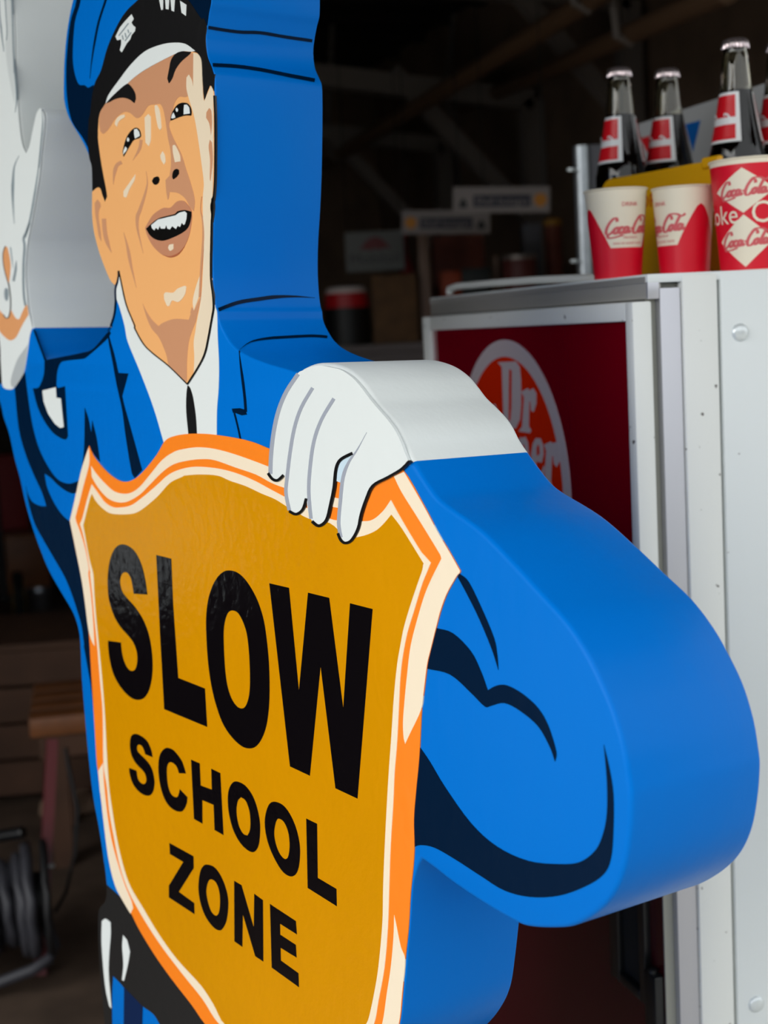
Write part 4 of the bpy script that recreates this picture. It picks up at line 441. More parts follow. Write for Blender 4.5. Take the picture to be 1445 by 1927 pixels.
finger_outline|gripping_glove|black|10|0|78.7,15.6 80.6,14.8 83.3,13.7 86.7,12.7 90.6,12.5 94.4,13.4 98.1,14.8 101.5,16.8 104.4,19.3 106.7,22.4 108.5,25.9 110,29.7 111.5,33.3 113.1,36.9 114.5,40.5 115.9,44.1 117.2,47.9 118.1,51.9 118.9,56.1 119.6,60.1 120.7,63.4 122,65.8 123.3,67.7 124.9,69.2 127.2,70.7 130.9,72.4 135.8,74 140.5,75.5 143.8,76.5 142.1,78.6 138.8,77.6 134,76.1 128.8,74.3 124.5,72.4 121.6,70.5 119.5,68.5 117.9,66.3 116.5,63.6 115.4,60.1 114.5,56 113.8,51.8 112.9,47.9 111.6,44.2 110.3,40.6 108.8,37.1 107.3,33.5 105.7,29.8 104.2,26.1 102.5,22.8 100.6,20.1 98.2,18.1 95.5,16.6 92.8,15.5 90.7,15 88.8,15.1 86.2,15.9 83.7,17 81.9,17.7
finger_outline|gripping_glove|black|10|0|117.5,9.9 118.1,8.9 119.1,7.4 120.3,5.8 121.7,4.4 123.4,3.5 125.2,2.8 127.4,2.3 129.9,2.3 132.5,2.7 135.3,3.4 138.1,4.6 140.9,6.3 143.5,8.6 146.2,11.4 148.7,14.4 150.8,17.3 152.2,20.2 153.2,23 154.1,25.9 155.3,28.8 156.9,31.9 158.7,35.1 160.6,38.4 162.7,41.5 164.8,44.6 166.8,47.6 169.1,50.3 172,52.7 176,54.7 180.9,56.6 186.2,58.4 191.3,60.2 196.1,62.1 200.9,64 205.4,65.8 209.5,67.7 213.2,69.8 216.4,71.9 219,73.7 220.9,75 218.4,76.2 216.5,75 214,73.1 210.9,71.1 207.5,69.2 203.6,67.5 199.2,65.7 194.4,63.8 189.7,62 184.7,60.2 179.3,58.4 174.1,56.4 169.5,54 166,51.2 163.4,48.2 161.4,45.1 159.3,42 157.2,38.8 155.2,35.5 153.3,32.2 151.7,29 150.4,25.9 149.5,23.1 148.6,20.3 147.2,17.7 145.3,14.9 142.9,12.1 140.4,9.5 138,7.5 135.9,6.1 133.8,5.3 131.9,4.8 130.1,4.5 128.8,4.5 127.5,4.8 126.2,5.3 125,6 123.9,7.1 122.8,8.5 121.9,10 121.2,11
'''
SEAMS = '''
-77.9,446.8,-0.7,-77,449.4,-0.8 -78,446.6,-6.2,-77.1,449.2,-6.4 -78.1,446.3,-14.2,-77.2,448.9,-14.3 -78.2,446.1,-23,-77.2,448.7,-23.1 -78.2,446.1,-30.9,-77.3,448.7,-30.8 -78.1,446.3,-37.3,-77.2,449,-37 -77.9,446.8,-43.1,-77,449.5,-42.7 -77.7,447.3,-48.8,-76.8,450,-48.4 -77.6,447.6,-54.8,-76.7,450.2,-54.7 -77.7,447.5,-61.4,-76.7,450.2,-61.5 -77.8,447.2,-68.4,-76.8,449.9,-68.5 -77.9,446.9,-75.7,-76.9,449.5,-75.8 -78,446.6,-83.4,-77,449.3,-83.5 -78.1,446.4,-92.4,-77.1,449.1,-92.4 -78.1,446.3,-102.3,-77.2,449,-102.3 -78.2,446.1,-111.4,-77.2,448.8,-111.4
-70.6,412.9,-0.1,-73.2,416.5,-1.8 -70.8,413.2,-4.7,-73.4,416.8,-6.4 -71.1,413.6,-11.3,-73.7,417.2,-13.1 -71.4,413.9,-18.8,-74,417.6,-20.7 -71.5,414.1,-25.9,-74.2,417.7,-27.9 -71.4,414,-32.6,-74.1,417.7,-34.7 -71.3,413.8,-39.4,-73.9,417.4,-41.6 -71,413.4,-46.3,-73.6,417.1,-48.5 -70.7,413,-53.1,-73.3,416.6,-55.4 -70.2,412.4,-59.8,-72.9,416,-62.2 -69.7,411.7,-66.4,-72.4,415.3,-68.9 -69,411,-73,-71.9,414.6,-75.7 -68.2,410.1,-80,-71.4,413.9,-82.8 -67.8,409.4,-88.3,-70.8,413.2,-91.1 -67.3,408.6,-97.5,-70.2,412.4,-100.1 -66.9,407.8,-105.9,-69.7,411.7,-108.4
-74.6,195.7,-1.5,-76.4,198.9,-1.2 -75.4,197.1,-5.4,-76.9,200.1,-4.9 -76.4,198.8,-11.1,-77.4,201.9,-10.3 -77,200.6,-17.1,-77.9,203.8,-16.4 -77.5,202.1,-22.8,-78.2,205.4,-22.3 -77.7,203.1,-28,-78.5,206.5,-27.7 -77.9,203.9,-33.4,-78.6,207.3,-33.3 -78.1,204.6,-38.8,-78.8,208,-38.8 -78.2,205.2,-44.3,-78.9,208.6,-44.3 -78.3,205.9,-49.8,-79,209.3,-49.7 -78.5,206.6,-55.3,-79.1,210,-55.2 -78.6,207.1,-60.7,-79.1,210.6,-60.8 -78.7,207.7,-66.2,-79.2,210.8,-66.3 -78.8,208.2,-71.7,-79.2,210.9,-71.9 -78.8,208.5,-77.3,-79.2,210.8,-77.6 -78.9,208.7,-82.9,-79.2,210.6,-83.1 -78.9,208.8,-88.3,-79.1,210.4,-88.5 -78.9,208.8,-93.9,-79.1,209.9,-94.1 -78.9,208.6,-99.7,-79,209.4,-99.9 -78.8,208.5,-104.8,-78.9,208.8,-104.9 -78.8,208.2,-108.4,-78.9,208.6,-108.5
-39,160.7,-1.3,-39.6,160.9,-1.4 -42.2,162,-5,-42.7,162.2,-5 -46.1,163.7,-9.9,-46.9,164.1,-10 -49.7,165.6,-15.2,-50.8,166.2,-15.4 -52.1,167,-20.1,-53.6,167.9,-20.6 -53.6,167.9,-24.7,-55.4,169.2,-25.3 -54.5,168.6,-29.2,-56.7,170.1,-30.2 -55.2,169.1,-34.3,-57.6,170.9,-35.4 -55.8,169.5,-40.3,-58.4,171.6,-41.6 -56.3,169.9,-47.8,-59.2,172.3,-49.4 -56.8,170.2,-56.7,-59.6,172.6,-58.4 -57.1,170.5,-65.7,-59.9,172.9,-67.4 -57.3,170.7,-73.6,-60.1,173.2,-75.3 -57.5,170.9,-80,-60.3,173.3,-81.7 -57.7,171,-85.6,-60.5,173.5,-87.3 -57.7,171,-90.7,-60.5,173.5,-92.5 -57.5,170.8,-95.7,-60.3,173.3,-97.7 -57,170.4,-101.2,-59.8,172.9,-103.4 -56.2,169.8,-106.7,-59.1,172.2,-109.1
'''
# ------------------------------------------------------------------ the setting
struct('ground', B(-16, 16, -16, 2.0, -0.12, 0.0), 'concrete')
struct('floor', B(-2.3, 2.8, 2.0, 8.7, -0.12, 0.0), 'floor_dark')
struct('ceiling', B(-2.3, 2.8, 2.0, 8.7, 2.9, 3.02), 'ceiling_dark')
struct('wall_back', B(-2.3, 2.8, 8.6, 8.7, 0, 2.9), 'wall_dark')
struct('wall_right', B(2.7, 2.8, 2.12, 8.6, 0, 2.9), 'plywood')
bm = bmesh.new()                                 # left wall with a small window added to glint on the lettering
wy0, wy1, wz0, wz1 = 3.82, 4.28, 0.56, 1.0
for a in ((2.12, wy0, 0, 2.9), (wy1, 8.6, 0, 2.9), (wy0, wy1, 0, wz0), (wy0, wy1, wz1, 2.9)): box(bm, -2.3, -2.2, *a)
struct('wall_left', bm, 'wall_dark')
bm = bmesh.new()
for a in ((-2.29, -2.21, wy0, wy0 + .02, wz0, wz1), (-2.29, -2.21, wy1 - .02, wy1, wz0, wz1), (-2.29, -2.21, wy0, wy1, wz0, wz0 + .02), (-2.29, -2.21, wy0, wy1, wz1 - .02, wz1)): box(bm, *a)
for y_ in (3.97, 4.12): box(bm, -2.28, -2.22, y_ - .01, y_ + .01, wz0, wz1)
w1 = struct('added_window', bm, 'frame_grey')
obj('pane', B(-2.252, -2.248, wy0 + .02, wy1 - .02, wz0 + .02, wz1 - .02), 'added_window_pane', w1)
bm = bmesh.new()
box(bm, -2.3, 2.8, 2.0, 2.12, 2.45, 3.02); box(bm, 1.75, 2.8, 2.0, 2.12, 0, 2.45)
struct('wall_front', bm, 'wall_out')
bm = bmesh.new(); bmesh.ops.create_grid(bm, x_segments=60, y_segments=14, size=1.0)     # unseen leafy row added behind the camera to darken reflections
for v in bm.verts: v.co = Vector((v.co.x * 15, -9.0 + .35 * noise.noise(Vector((v.co.x * 15, v.co.y * 4, 0))), (v.co.y + 1) * 1.15))
hd = obj('added_hedge', bm, 'leaf_dark'); tag(hd, 'tall dark row of leaves added unseen behind the camera to darken reflections', 'added_hedge')
m_ = hd.modifiers.new('depth', 'SOLIDIFY'); m_.thickness = .9
bm = B(-1.0, 2.8, 0.2, 2.0, 2.52, 2.56)                                  # unseen roof added over the doorway to keep bottle reflections dark
for i in range(5): box(bm, -.9 + i * .9, -.84 + i * .9, .22, 2.0, 2.42, 2.52)
o = obj('added_canopy', bm, 'ceiling_dark'); o['kind'] = 'structure'
struct('trim_1', B(1.69, 1.75, 1.99, 2.13, 0, 2.45, 0.004), 'frame_grey')

# ------------------------------------------------------------------ the policeman cut-out
sign = bpy.data.objects.new('policeman_sign', None); C.objects.link(sign)
Uv, Vv, Nv = Vector((0.30983026, -0.95066004, -0.01583336)), Vector((0.03482319, -0.00529554, 0.99937946)), Vector((-0.95015396, -0.31018937, 0.0314643))
BASE = 1178.108
SP0 = Vector((0.27658684, 1.26295775, 1.17737792)) - Vv * BASE / 1000
R = Matrix((Uv, -Nv, Vv)).transposed().to_4x4()
sign.matrix_world = Matrix.Translation(SP0) @ R
tag(sign, 'thick painted cut-out of a policeman in blue holding a yellow SLOW SCHOOL ZONE shield', 'sign')
def thick(u): return 0.1145 + 0.0135 * min(1.0, max(0.0, (u - 120) / 320))
def L2(p, d=0.0): return Vector((p[0] / 1000, d, (p[1] + BASE) / 1000))

ctl = [c.split(',') for c in CONTOUR.split()]
cp = [(float(c[0]), float(c[1])) for c in ctl]
ring = [(p, ctl[i][2], float(ctl[i][3]), float(ctl[(i + 1) % len(ctl)][3]), ctl[(i + 1) % len(ctl)][2]) for p, i in spline(cp, 5, 60)]
n = len(ring)
area = sum(ring[i][0].x * ring[(i + 1) % n][0].y - ring[(i + 1) % n][0].x * ring[i][0].y for i in range(n))
sgn = 1 if area > 0 else -1
bm = bmesh.new(); rows = []
inn = []
for i in range(n):
    a, b_ = ring[i - 1][0], ring[(i + 1) % n][0]
    t = (b_ - a).normalized(); inn.append(Vector((-t.y, t.x)) * sgn)
bev = [r[2] for r in ring]
bev = [sum(bev[(i + k) % n] for k in range(-4, 5)) / 9 for i in range(n)]
for k in range(5):                               # rounded front edge
    f = k / 4 * math.pi / 2
    rows.append([bm.verts.new(L2(ring[i][0] + inn[i] * bev[i] * (1 - math.sin(f)), bev[i] / 1000 * (1 - math.cos(f)))) for i in range(n)])
rows.append([bm.verts.new(L2(ring[i][0], thick(ring[i][0].x) * 0.5)) for i in range(n)])
for k in range(4):                               # rounded rear edge
    f = k / 3 * math.pi / 2
    rows.append([bm.verts.new(L2(ring[i][0] + inn[i] * bev[i] * (1 - math.cos(f)), thick(ring[i][0].x) - bev[i] / 1000 * (1 - math.sin(f)))) for i in range(n)])
MI = {'b': 0, 'w': 1, 'k': 2}
for a, b_ in zip(rows, rows[1:]):
    for i in range(n):
        f = bm.faces.new((a[i], a[(i + 1) % n], b_[(i + 1) % n], b_[i])); f.material_index = MI[ring[i][1]]
for row, rev in ((rows[0], False), (rows[-1], True)):
    tr = tessellate_polygon([[Vector((v.co.x, v.co.z, 0)) for v in row]])
    for t in tr:
        try: bm.faces.new([row[i] for i in (t if not rev else reversed(t))])
        except ValueError: pass
body = obj('body', bm, ['blue', 'white', 'beltblack'], sign, smooth=40)

LAYER = 0.00022
parts = {}
rowsS = [l.split('|') for l in SHAPES.strip().split('\n')]
rowsS.sort(key=lambda r: r[1] != '')
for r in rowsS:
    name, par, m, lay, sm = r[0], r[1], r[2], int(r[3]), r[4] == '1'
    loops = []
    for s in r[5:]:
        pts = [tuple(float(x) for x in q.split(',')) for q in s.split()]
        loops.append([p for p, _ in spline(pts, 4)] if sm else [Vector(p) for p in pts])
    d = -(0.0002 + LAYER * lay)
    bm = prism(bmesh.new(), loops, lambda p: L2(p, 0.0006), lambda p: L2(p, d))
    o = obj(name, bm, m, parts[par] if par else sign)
    if par == '' and name not in parts: parts[name] = o
parts['face']['label'] = 'laughing painted face looking up to the left'
parts['shield']['label'] = 'orange, cream and mustard shield lettered SLOW SCHOOL ZONE'
parts['raised_glove']['label'] = 'raised white glove with buttoned wrist'
parts['gripping_glove']['label'] = 'white glove gripping the top of the shield'
for s in SEAMS.strip().split('\n'):              # navy seam lines carried round onto the edge
    q = [[float(x) for x in w.split(',')] for w in s.split()]
    bm = bmesh.new(); e = []
    for a in q:
        e.append([bm.verts.new((a[k] / 1000, -a[k + 2] / 1000, (a[k + 1] + BASE) / 1000)) for k in (0, 3)])
    for a, b_ in zip(e, e[1:]): bm.faces.new((a[0], a[1], b_[1], b_[0]))
    obj('seam_line', bm, 'navy', sign)

# ------------------------------------------------------------------ the vending machine
vm = thing('vending_machine', 'white drinks machine with a dark red Dr Pepper door', 'vending machine', (1.1, 1.8, 0))
TOP = 1.3945
bm = B(.775, 1.45, 1.462, 2.165, .08, 1.384); obj('cabinet', bm, 'machine_recess', vm)
obj('plinth', B(.80, 1.42, 1.49, 2.14, 0, .08), 'pit_black', vm)
o = obj('side_panel', B(.8465, 1.452, 1.447, 1.461, .085, TOP - .002, .0025), 'machine_white', vm, 40)
for z, yy in ((1.326, .869), (.537, .871)):
    b_ = lathe(bmesh.new(), [(.0102, -.002), (.0102, .0006), (.0094, .0022), (.007, .0038), (.003, .0046), (.0004, .0047)], 24)
    bmesh.ops.rotate(b_, verts=b_.verts, matrix=Matrix.Rotation(math.pi / 2, 3, 'X'))
    bmesh.ops.translate(b_, verts=b_.verts, vec=(yy, 1.447, z))
    obj('bolt_head', b_, 'zinc_bolt', o, 40)
obj('corner_strip', B(.799, .8425, 1.4465, 1.461, .085, TOP - .0015, .003), 'chipped_white', vm, 40)
obj('edge_trim', B(.7725, .7975, 1.4495, 1.461, .085, 1.379, .001), 'aluminium', vm, 40)
bm = box(B(.7625, .7745, 1.461, 2.165, .09, 1.367), .7605, .7725, 1.4605, 1.4625, .09, 1.385); obj('door_seal', bm, 'machine_recess', vm)
bm = B(.7575, 1.45, 1.448, 2.168, 1.385, TOP, .0012); obj('top_plate', bm, 'machine_white', vm, 40)
bm = B(.7575, .776, 1.4525, 2.166, 1.3675, 1.3855, .0012); box(bm, .7565, .7585, 1.4525, 2.166, 1.3855, 1.392); obj('top_band', bm, 'steel_band', vm, 40)
obj('band_end', B(.7575, .7715, 1.4485, 1.4525, 1.3675, 1.387, .0008), 'aluminium', vm, 40)
dp = obj('door', B(.7445, .758, 1.455, 2.15, .80, 1.362), 'maroon_glass', vm)
dp['label'] = 'dark red glossy door with the round logo'
bm = bmesh.new()
box(bm, .7385, .762, 1.449, 1.4675, .795, 1.3655, .0022); box(bm, .7385, .762, 2.122, 2.155, .795, 1.3655, .0022)
box(bm, .7385, .762, 1.4675, 2.122, 1.3445, 1.3655, .0022); box(bm, .7385, .762, 1.4675, 2.122, .795, .818, .0022)
obj('door_frame', bm, 'chipped_white', dp, 40)
LY, LZ, LX = 1.836, 1.131, .7445
def disc(name, r0, r1, x, m):
    bm = bmesh.new(); N_ = 72
    lp = [[(r1 * math.cos(2 * math.pi * i / N_), r1 * math.sin(2 * math.pi * i / N_)) for i in range(N_)]]
    if r0: lp.append([(r0 * math.cos(2 * math.pi * i / N_), r0 * math.sin(2 * math.pi * i / N_)) for i in range(N_)])
    prism(bm, lp, lambda p: Vector((LX, LY + p[0], LZ + p[1])), lambda p: Vector((x, LY + p[0], LZ + p[1])))
    return obj(name, bm, m, dp)
disc('logo_ring', .174, .197, LX - .0005, 'logo_white'); disc('logo_disc', 0, .1742, LX - .0003, 'logo_orange')
G = {
'D': [[(61.8, 144.5), (-2.5, 146.0), (-14.5, 138.8), (-17.1, 122.4), (-14.5, 89.5), (-8.5, 69.5), (7.0, 57.2), (33.7, 53.8), (67.7, 52.5), (49.2, 67.0), (47.5, 138.2)], [(22.4, 136.4), (12.6, 133.5), (18.8, 85.1), (24.2, 67.3), (32.3, 66.4)]],
'r': [[(-16.8, 106.4), (-39.5, 111.5), (-42.6, 108.2), (-56.9, 111.9), (-66.2, 105.9), (-64.9, 92.3), (-55.2, 81.2), (-47.6, 82.6), (-45.9, 95.1), (-42.0, 93.9), (-37.3, 61.5), (-45.0, 57.3), (-40.8, 53.1), (-2.2, 53.4), (-15.0, 60.5), (-25.5, 99.1)]],
'p': [[(6.9, 39.4), (-9.0, 46.2), (-13.4, 45.2), (-24.1, 47.6), (-32.2, 40.5), (-33.5, 24.3), (-27.6, 10.0), (-16.4, 2.1), (-10.5, 2.8), (-6.7, -18.7), (-12.3, -22.9), (15.0, -21.7), (6.4, -13.9), (-0.1, 33.9)], [(-14.0, 37.1), (-19.9, 36.3), (-19.8, 21.1), (-12.8, 11.2), (-11.0, 13.5)]],
'e': [[(-59.1, 47.7), (-73.3, 48.0), (-81.5, 39.9), (-82.0, 27.5), (-74.5, 16.8), (-57.5, 17.3), (-55.4, 5.1), (-62.8, -1.2), (-74.9, 6.6), (-81.2, 13.9), (-83.7, 10.7), (-76.9, -2.4), (-61.9, -10.5), (-46.6, -4.8), (-40.7, 8.6), (-41.7, 24.9), (-48.1, 39.1)], [(-64.0, 40.0), (-69.5, 38.1), (-69.9, 27.9), (-59.5, 23.8), (-59.1, 34.0)]],
'R': [[(-85.2, 40.7), (-106.4, 45.9), (-109.5, 43.8), (-125.4, 46.4), (-133.7, 42.0), (-132.0, 23.1), (-121.1, 14.6), (-113.4, 18.5), (-111.6, 28.4), (-107.9, 27.0), (-101.6, -4.9), (-106.3, -13.5), (-73.4, -9.5), (-82.0, -2.0), (-90.8, 32.6)]]}
def glyph(k, dy=0, dz=0, s=1.0):
    lp = [[(1.80 - LY + (q[0] * s + dy) / 1000, 1.153 - LZ + (q[1] * s + dz) / 1000) for q in l] for l in G[k]]
    bm = prism(bmesh.new(), lp, lambda p: Vector((LX, LY + p[0], LZ + p[1])), lambda p: Vector((LX - .0007, LY + p[0], LZ + p[1])))
    obj('logo_letter', bm, 'logo_white', dp)
glyph('D'); glyph('r'); glyph('p'); glyph('e'); glyph('R'); glyph('p', 41, -1); glyph('e', 125, -2); glyph('p', 122, 4, 1.75)
lp_ = obj('lower_panel', B(.7605, .776, 1.463, 2.16, .09, .795, .001), 'maroon_panel', vm)
bm = bmesh.new()
box(bm, .752, .762, 1.495, 1.512, .535, .80, .002); box(bm, .752, .762, 1.566, 1.590, .535, .80, .002)
box(bm, .752, .762, 1.512, 1.566, .535, .548, .002); box(bm, .752, .762, 1.512, 1.566, .788, .80, .002)
o = obj('pull_handle', bm, 'black_plastic', lp_, 40)
obj('handle_recess', B(.7598, .7608, 1.51, 1.568, .545, .79), 'pit_black', lp_)
bm = B(.748, .761, 1.4635, 1.493, .49, .585, .003); lathe(bm, [(.006, 0), (.006, .004), (.003, .006)], 12, (.7535, 1.478, .585)); obj('lock_bracket', bm, 'black_plastic', lp_, 40)

# ------------------------------------------------------------------ on top of the machine
def cup(name, label, x, y, rt, rb, h, kind, ang):
    t = thing(name, label, 'cup', (x, y, TOP), 'paper cups on the machine')
    rad = lambda z: rb + (rt - rb) * z / h
    pr = [(rb * .93, .004), (rb, .0), (rt, h), (rt - .0012, h), (rb - .0012, .005)]
    obj('cup_wall', lathe(bmesh.new(), pr, 48, (x, y, TOP)), 'cup_cream', t, 40)
    rim = [(rt + .0016 * math.cos(a), h + .0014 * math.sin(a)) for a in [i / 8 * 2 * math.pi for i in range(9)]]
    obj('rim', lathe(bmesh.new(), rim, 48, (x, y, TOP), False), 'cup_cream', t, 60)
    def sp(a, z, off=.0003):
        a = math.radians(a); r = rad(z) + off                # angle 0 looks down the view, + to the right
        d = Vector((x, y, 0)); f = math.atan2(-d.y, -d.x) + a
        return Vector((x + r * math.cos(f), y + r * math.sin(f), TOP + z))
    def patch(nm, rows_, lo, hi, m, off=.0003, k=14):
        bm = bmesh.new(); g_ = [[bm.verts.new(sp(lo(z) + (hi(z) - lo(z)) * j / k, z, off)) for j in range(k + 1)] for z in rows_]
        for a, b__ in zip(g_, g_[1:]):
            for j in range(k): bm.faces.new((a[j], a[j + 1], b__[j + 1], b__[j]))
        return obj(nm, bm, m, t, 40)
    def wrap(me, ca, cz, off, m, nm):
        bm = bmesh.new(); bm.from_mesh(me); bpy.data.meshes.remove(me)
        r = rad(cz)
        for v in bm.verts: v.co = sp(ca + math.degrees(v.co.x / r), cz + v.co.y, off)
        return obj(nm, bm, m, t)
    def script(ca, cz, w_, m, tilt=.0):
        bm = bmesh.new(); s = w_ / 3.2; r = rad(cz)
        for q in script_strokes(.14):
            bm.faces.new([bm.verts.new(sp(ca + math.degrees((v.x - 1.6) * s / r), cz + (v.y - .35) * s + tilt * (v.x - 1.6) * s, .0006)) for v in q])
        obj('script_lettering', bm, m, t)
    if kind == 'wedge':
        zb = h * .34
        patch('red_band', [0.0005 + zb * i / 4 for i in range(5)], lambda z: -180, lambda z: 180, 'cup_red', k=60)
        for c_ in (ang - 90, ang + 90):
            hw = lambda z: 47 * max(0, 1 - (z - zb) / (h * .80 - zb)) ** .85 + 3.5 * (z < h * .79)
            patch('red_wedge', [zb + (h * .80 - zb) * i / 16 for i in range(17)], lambda z: c_ - hw(z), lambda z: c_ + hw(z), 'cup_red')
        script(ang + 4, h * .56, rt * 1.75, 'cup_print', .03)
        wrap(text_mesh('DRINK', .0068), ang + 2, h * .82, .0006, 'cup_print', 'print')
        wrap(text_mesh('DELICIOUS', .0036), ang + 4, h * .455, .0006, 'cup_print', 'print')
        wrap(text_mesh('SIGN OF GOOD TASTE', .0036), ang, h * .39, .0006, 'cup_print', 'print')
    else:
        patch('red_band', [h * (.005 + .945 * i / 8) for i in range(9)], lambda z: -180, lambda z: 180, 'cup_red', k=60)
        for c_ in (ang, ang + 180):
            for z0, z1 in ((.515, .915), (.03, .50)):
                zm = (z0 + z1) / 2
                wd_ = lambda z: 46 * max(0.0, 1 - abs(z / h - zm) / ((z1 - z0) / 2))
                patch('white_diamond', [h * (z0 + (z1 - z0) * i / 24) for i in range(25)], lambda z: c_ - wd_(z), lambda z: c_ + wd_(z), 'cup_cream', .0006)
        for zz in (.715, .265):
            bm = bmesh.new(); s = rt * 1.22 / 3.2; r = rad(h * zz)
            for q in script_strokes(.15):
                bm.faces.new([bm.verts.new(sp(ang + math.degrees((v.x - 1.6) * s / r), h * zz + (v.y - .35) * s + .04 * (v.x - 1.6) * s, .0009)) for v in q])
            obj('script_lettering', bm, 'cup_print', t)
        wrap(text_mesh('Coke', .030, sx=.9), ang - 48, h * .50, .0009, 'cup_cream', 'print'); wrap(text_mesh('Coke', .034, sx=.9), ang + 56, h * .505, .0009, 'cup_cream', 'print')
    return t
cup('paper_cup', 'cream and red paper cup farthest left, beside the steel post', .7965, 1.597, .0365, .0275, .1035, 'wedge', 26)
cup('paper_cup', 'cream and red paper cup in the middle, just left of the diamond cup', .863, 1.556, .0355, .0285, .1005, 'wedge', -54)
cup('paper_cup', 'large red paper cup with white Coca-Cola diamonds', .9155, 1.490, .0475, .0375, .123, 'diamond', -14)

# yellow carrier, its long side a little off the machine's edge
car = thing('bottle_carrier', 'yellow plastic bottle carrier behind the paper cups', 'bottle carrier', (.985, 1.745, TOP), None, (0, 0, math.radians(11)))
def wall_plate(x0, x1, y0, y1, z0, z1, r):
    pts = [(y0, z0), (y1, z0)]
    for c_, a0 in (((y1 - r, z1 - r), 0), ((y0 + r, z1 - r), 90)):
        for i in range(7): pts.append((c_[0] + r * math.cos(math.radians(a0 + 15 * i)), c_[1] + r * math.sin(math.radians(a0 + 15 * i))))
    return prism(bmesh.new(), [pts], lambda p: Vector((x1, p[0], p[1])), lambda p: Vector((x0, p[0], p[1])))
fw = obj('long_wall', wall_plate(-.086, -.082, -.165, .088, .0, .137, .022), 'carrier_yellow', car)
obj('long_wall', wall_plate(.118, .122, -.165, .118, .0, .10, .022), 'carrier_yellow', car)
obj('floor_tray', box(B(-.082, .118, -.165, .085, .0, .012), -.050, .118, .085, .160, .0, .012), 'carrier_yellow', car)
obj('end_wall', B(-.082, .118, -.165, -.161, .012, .095, .0015), 'carrier_yellow', car)
obj('divider', B(.0409, .0427, -.161, .072, .012, .085), 'carrier_yellow', car)
for yy in (-.034, .055): obj('divider', B(-.082, .118, yy, yy + .003, .012, .075), 'carrier_yellow', car)
bm = bmesh.new(); box(bm, -.090, -.081, -.150, -.118, .128, .1415, .003); obj('rim_lug', bm, 'carrier_yellow', car)
def on_wall(s, size, y, z):
    me = text_mesh(s, size, .0004); o = link('print', me, 'carrier_print', None)
    me.transform(Matrix(((0, 0, -1, -.0862), (-1, 0, 0, y), (0, 1, 0, z), (0, 0, 0, 1)))); o.parent = fw
on_wall('DRINK', .024, -.032, .100)

# cola bottles
def bottle_parts(t):
    prof = [(.0005, .003), (.024, .0), (.030, .004), (.034, .02), (.0335, .045), (.0308, .07), (.0325, .095), (.0365, .12), (.0362, .135), (.0335, .148), (.031, .158), (.0265, .180), (.0222, .205), (.0198, .222), (.0178, .245), (.0162, .262), (.0150, .266), (.0163, .270), (.0163, .276)]
    inner = [(r - .0026, z) for r, z in prof[::-1] if r > .01 and z > .006] + [(.001, .007)]
    obj('glass', lathe(bmesh.new(), prof + [(.0135, .2765)] + inner, 40), 'bottle_glass', t, 50)
    liq = [(.001, .0075)] + [(r - .0022, z) for r, z in prof if r > .01 and .0075 < z < .215] + [(.0180, .217), (.001, .2172)]
    obj('cola', lathe(bmesh.new(), liq, 40), 'cola', t, 50)
    bm = bmesh.new(); N_ = 84; rr = []
    for r, z, cr in ((.0166, .2685, 1.7), (.0168, .2725, 1.2), (.0160, .2785, .2), (.0135, .2805, 0), (.007, .281, 0), (.0004, .281, 0)):
        rr.append([bm.verts.new(((r + .0007 * cr * math.cos(21 * 2 * math.pi * i / N_)) * math.cos(2 * math.pi * i / N_), (r + .0007 * cr * math.cos(21 * 2 * math.pi * i / N_)) * math.sin(2 * math.pi * i / N_), z)) for i in range(N_)])
    for a, b__ in zip(rr, rr[1:]):
        for i in range(N_):
            f = bm.faces.new((a[i], a[(i + 1) % N_], b__[(i + 1) % N_], b__[i])); f.material_index = 1 if a is rr[3] or a is rr[4] else 0
    obj('crown_cap', bm, ['cap_metal', 'cap_red'], t, 50)
    def prad(z):
        for (r0, z0), (r1, z1) in zip(prof, prof[1:]):
            if z0 <= z <= z1: return r0 + (r1 - r0) * (z - z0) / max(z1 - z0, 1e-6)
    def lab(nm, z0, z1, a0, a1, m, off):
        bm = bmesh.new(); g_ = []
        for i in range(9):
            z = z0 + (z1 - z0) * i / 8
            g_.append([bm.verts.new(((prad(z) + off) * math.cos(a0 + (a1 - a0) * j / 10), (prad(z) + off) * math.sin(a0 + (a1 - a0) * j / 10), z)) for j in range(11)])
        for a, b__ in zip(g_, g_[1:]):
            for j in range(10): bm.faces.new((a[j], a[j + 1], b__[j + 1], b__[j]))
        return obj(nm, bm, m, t, 50)
    rad_ = math.radians
    for c_ in (180 + 12, 12):
        l = lab('label', .152, .214, rad_(c_ - 62), rad_(c_ + 62), 'label_white', .0003)
        for z0, z1 in ((.183, .2105), (.1555, .174)):
            o = lab('label_field', z0, z1, rad_(c_ - 50), rad_(c_ + 50), 'label_red', .0006); o.parent = l
        bm = bmesh.new()
        for q in script_strokes(.16):
            bm.faces.new([bm.verts.new(((prad(.1785) + .0009) * math.cos(rad_(c_ - (1.6 - v.x) * -26)), (prad(.1785) + .0009) * math.sin(rad_(c_ - (1.6 - v.x) * -26)), .176 + v.y * .012)) for v in q])
        o = obj('label_script', bm, 'label_white', l)
first = None
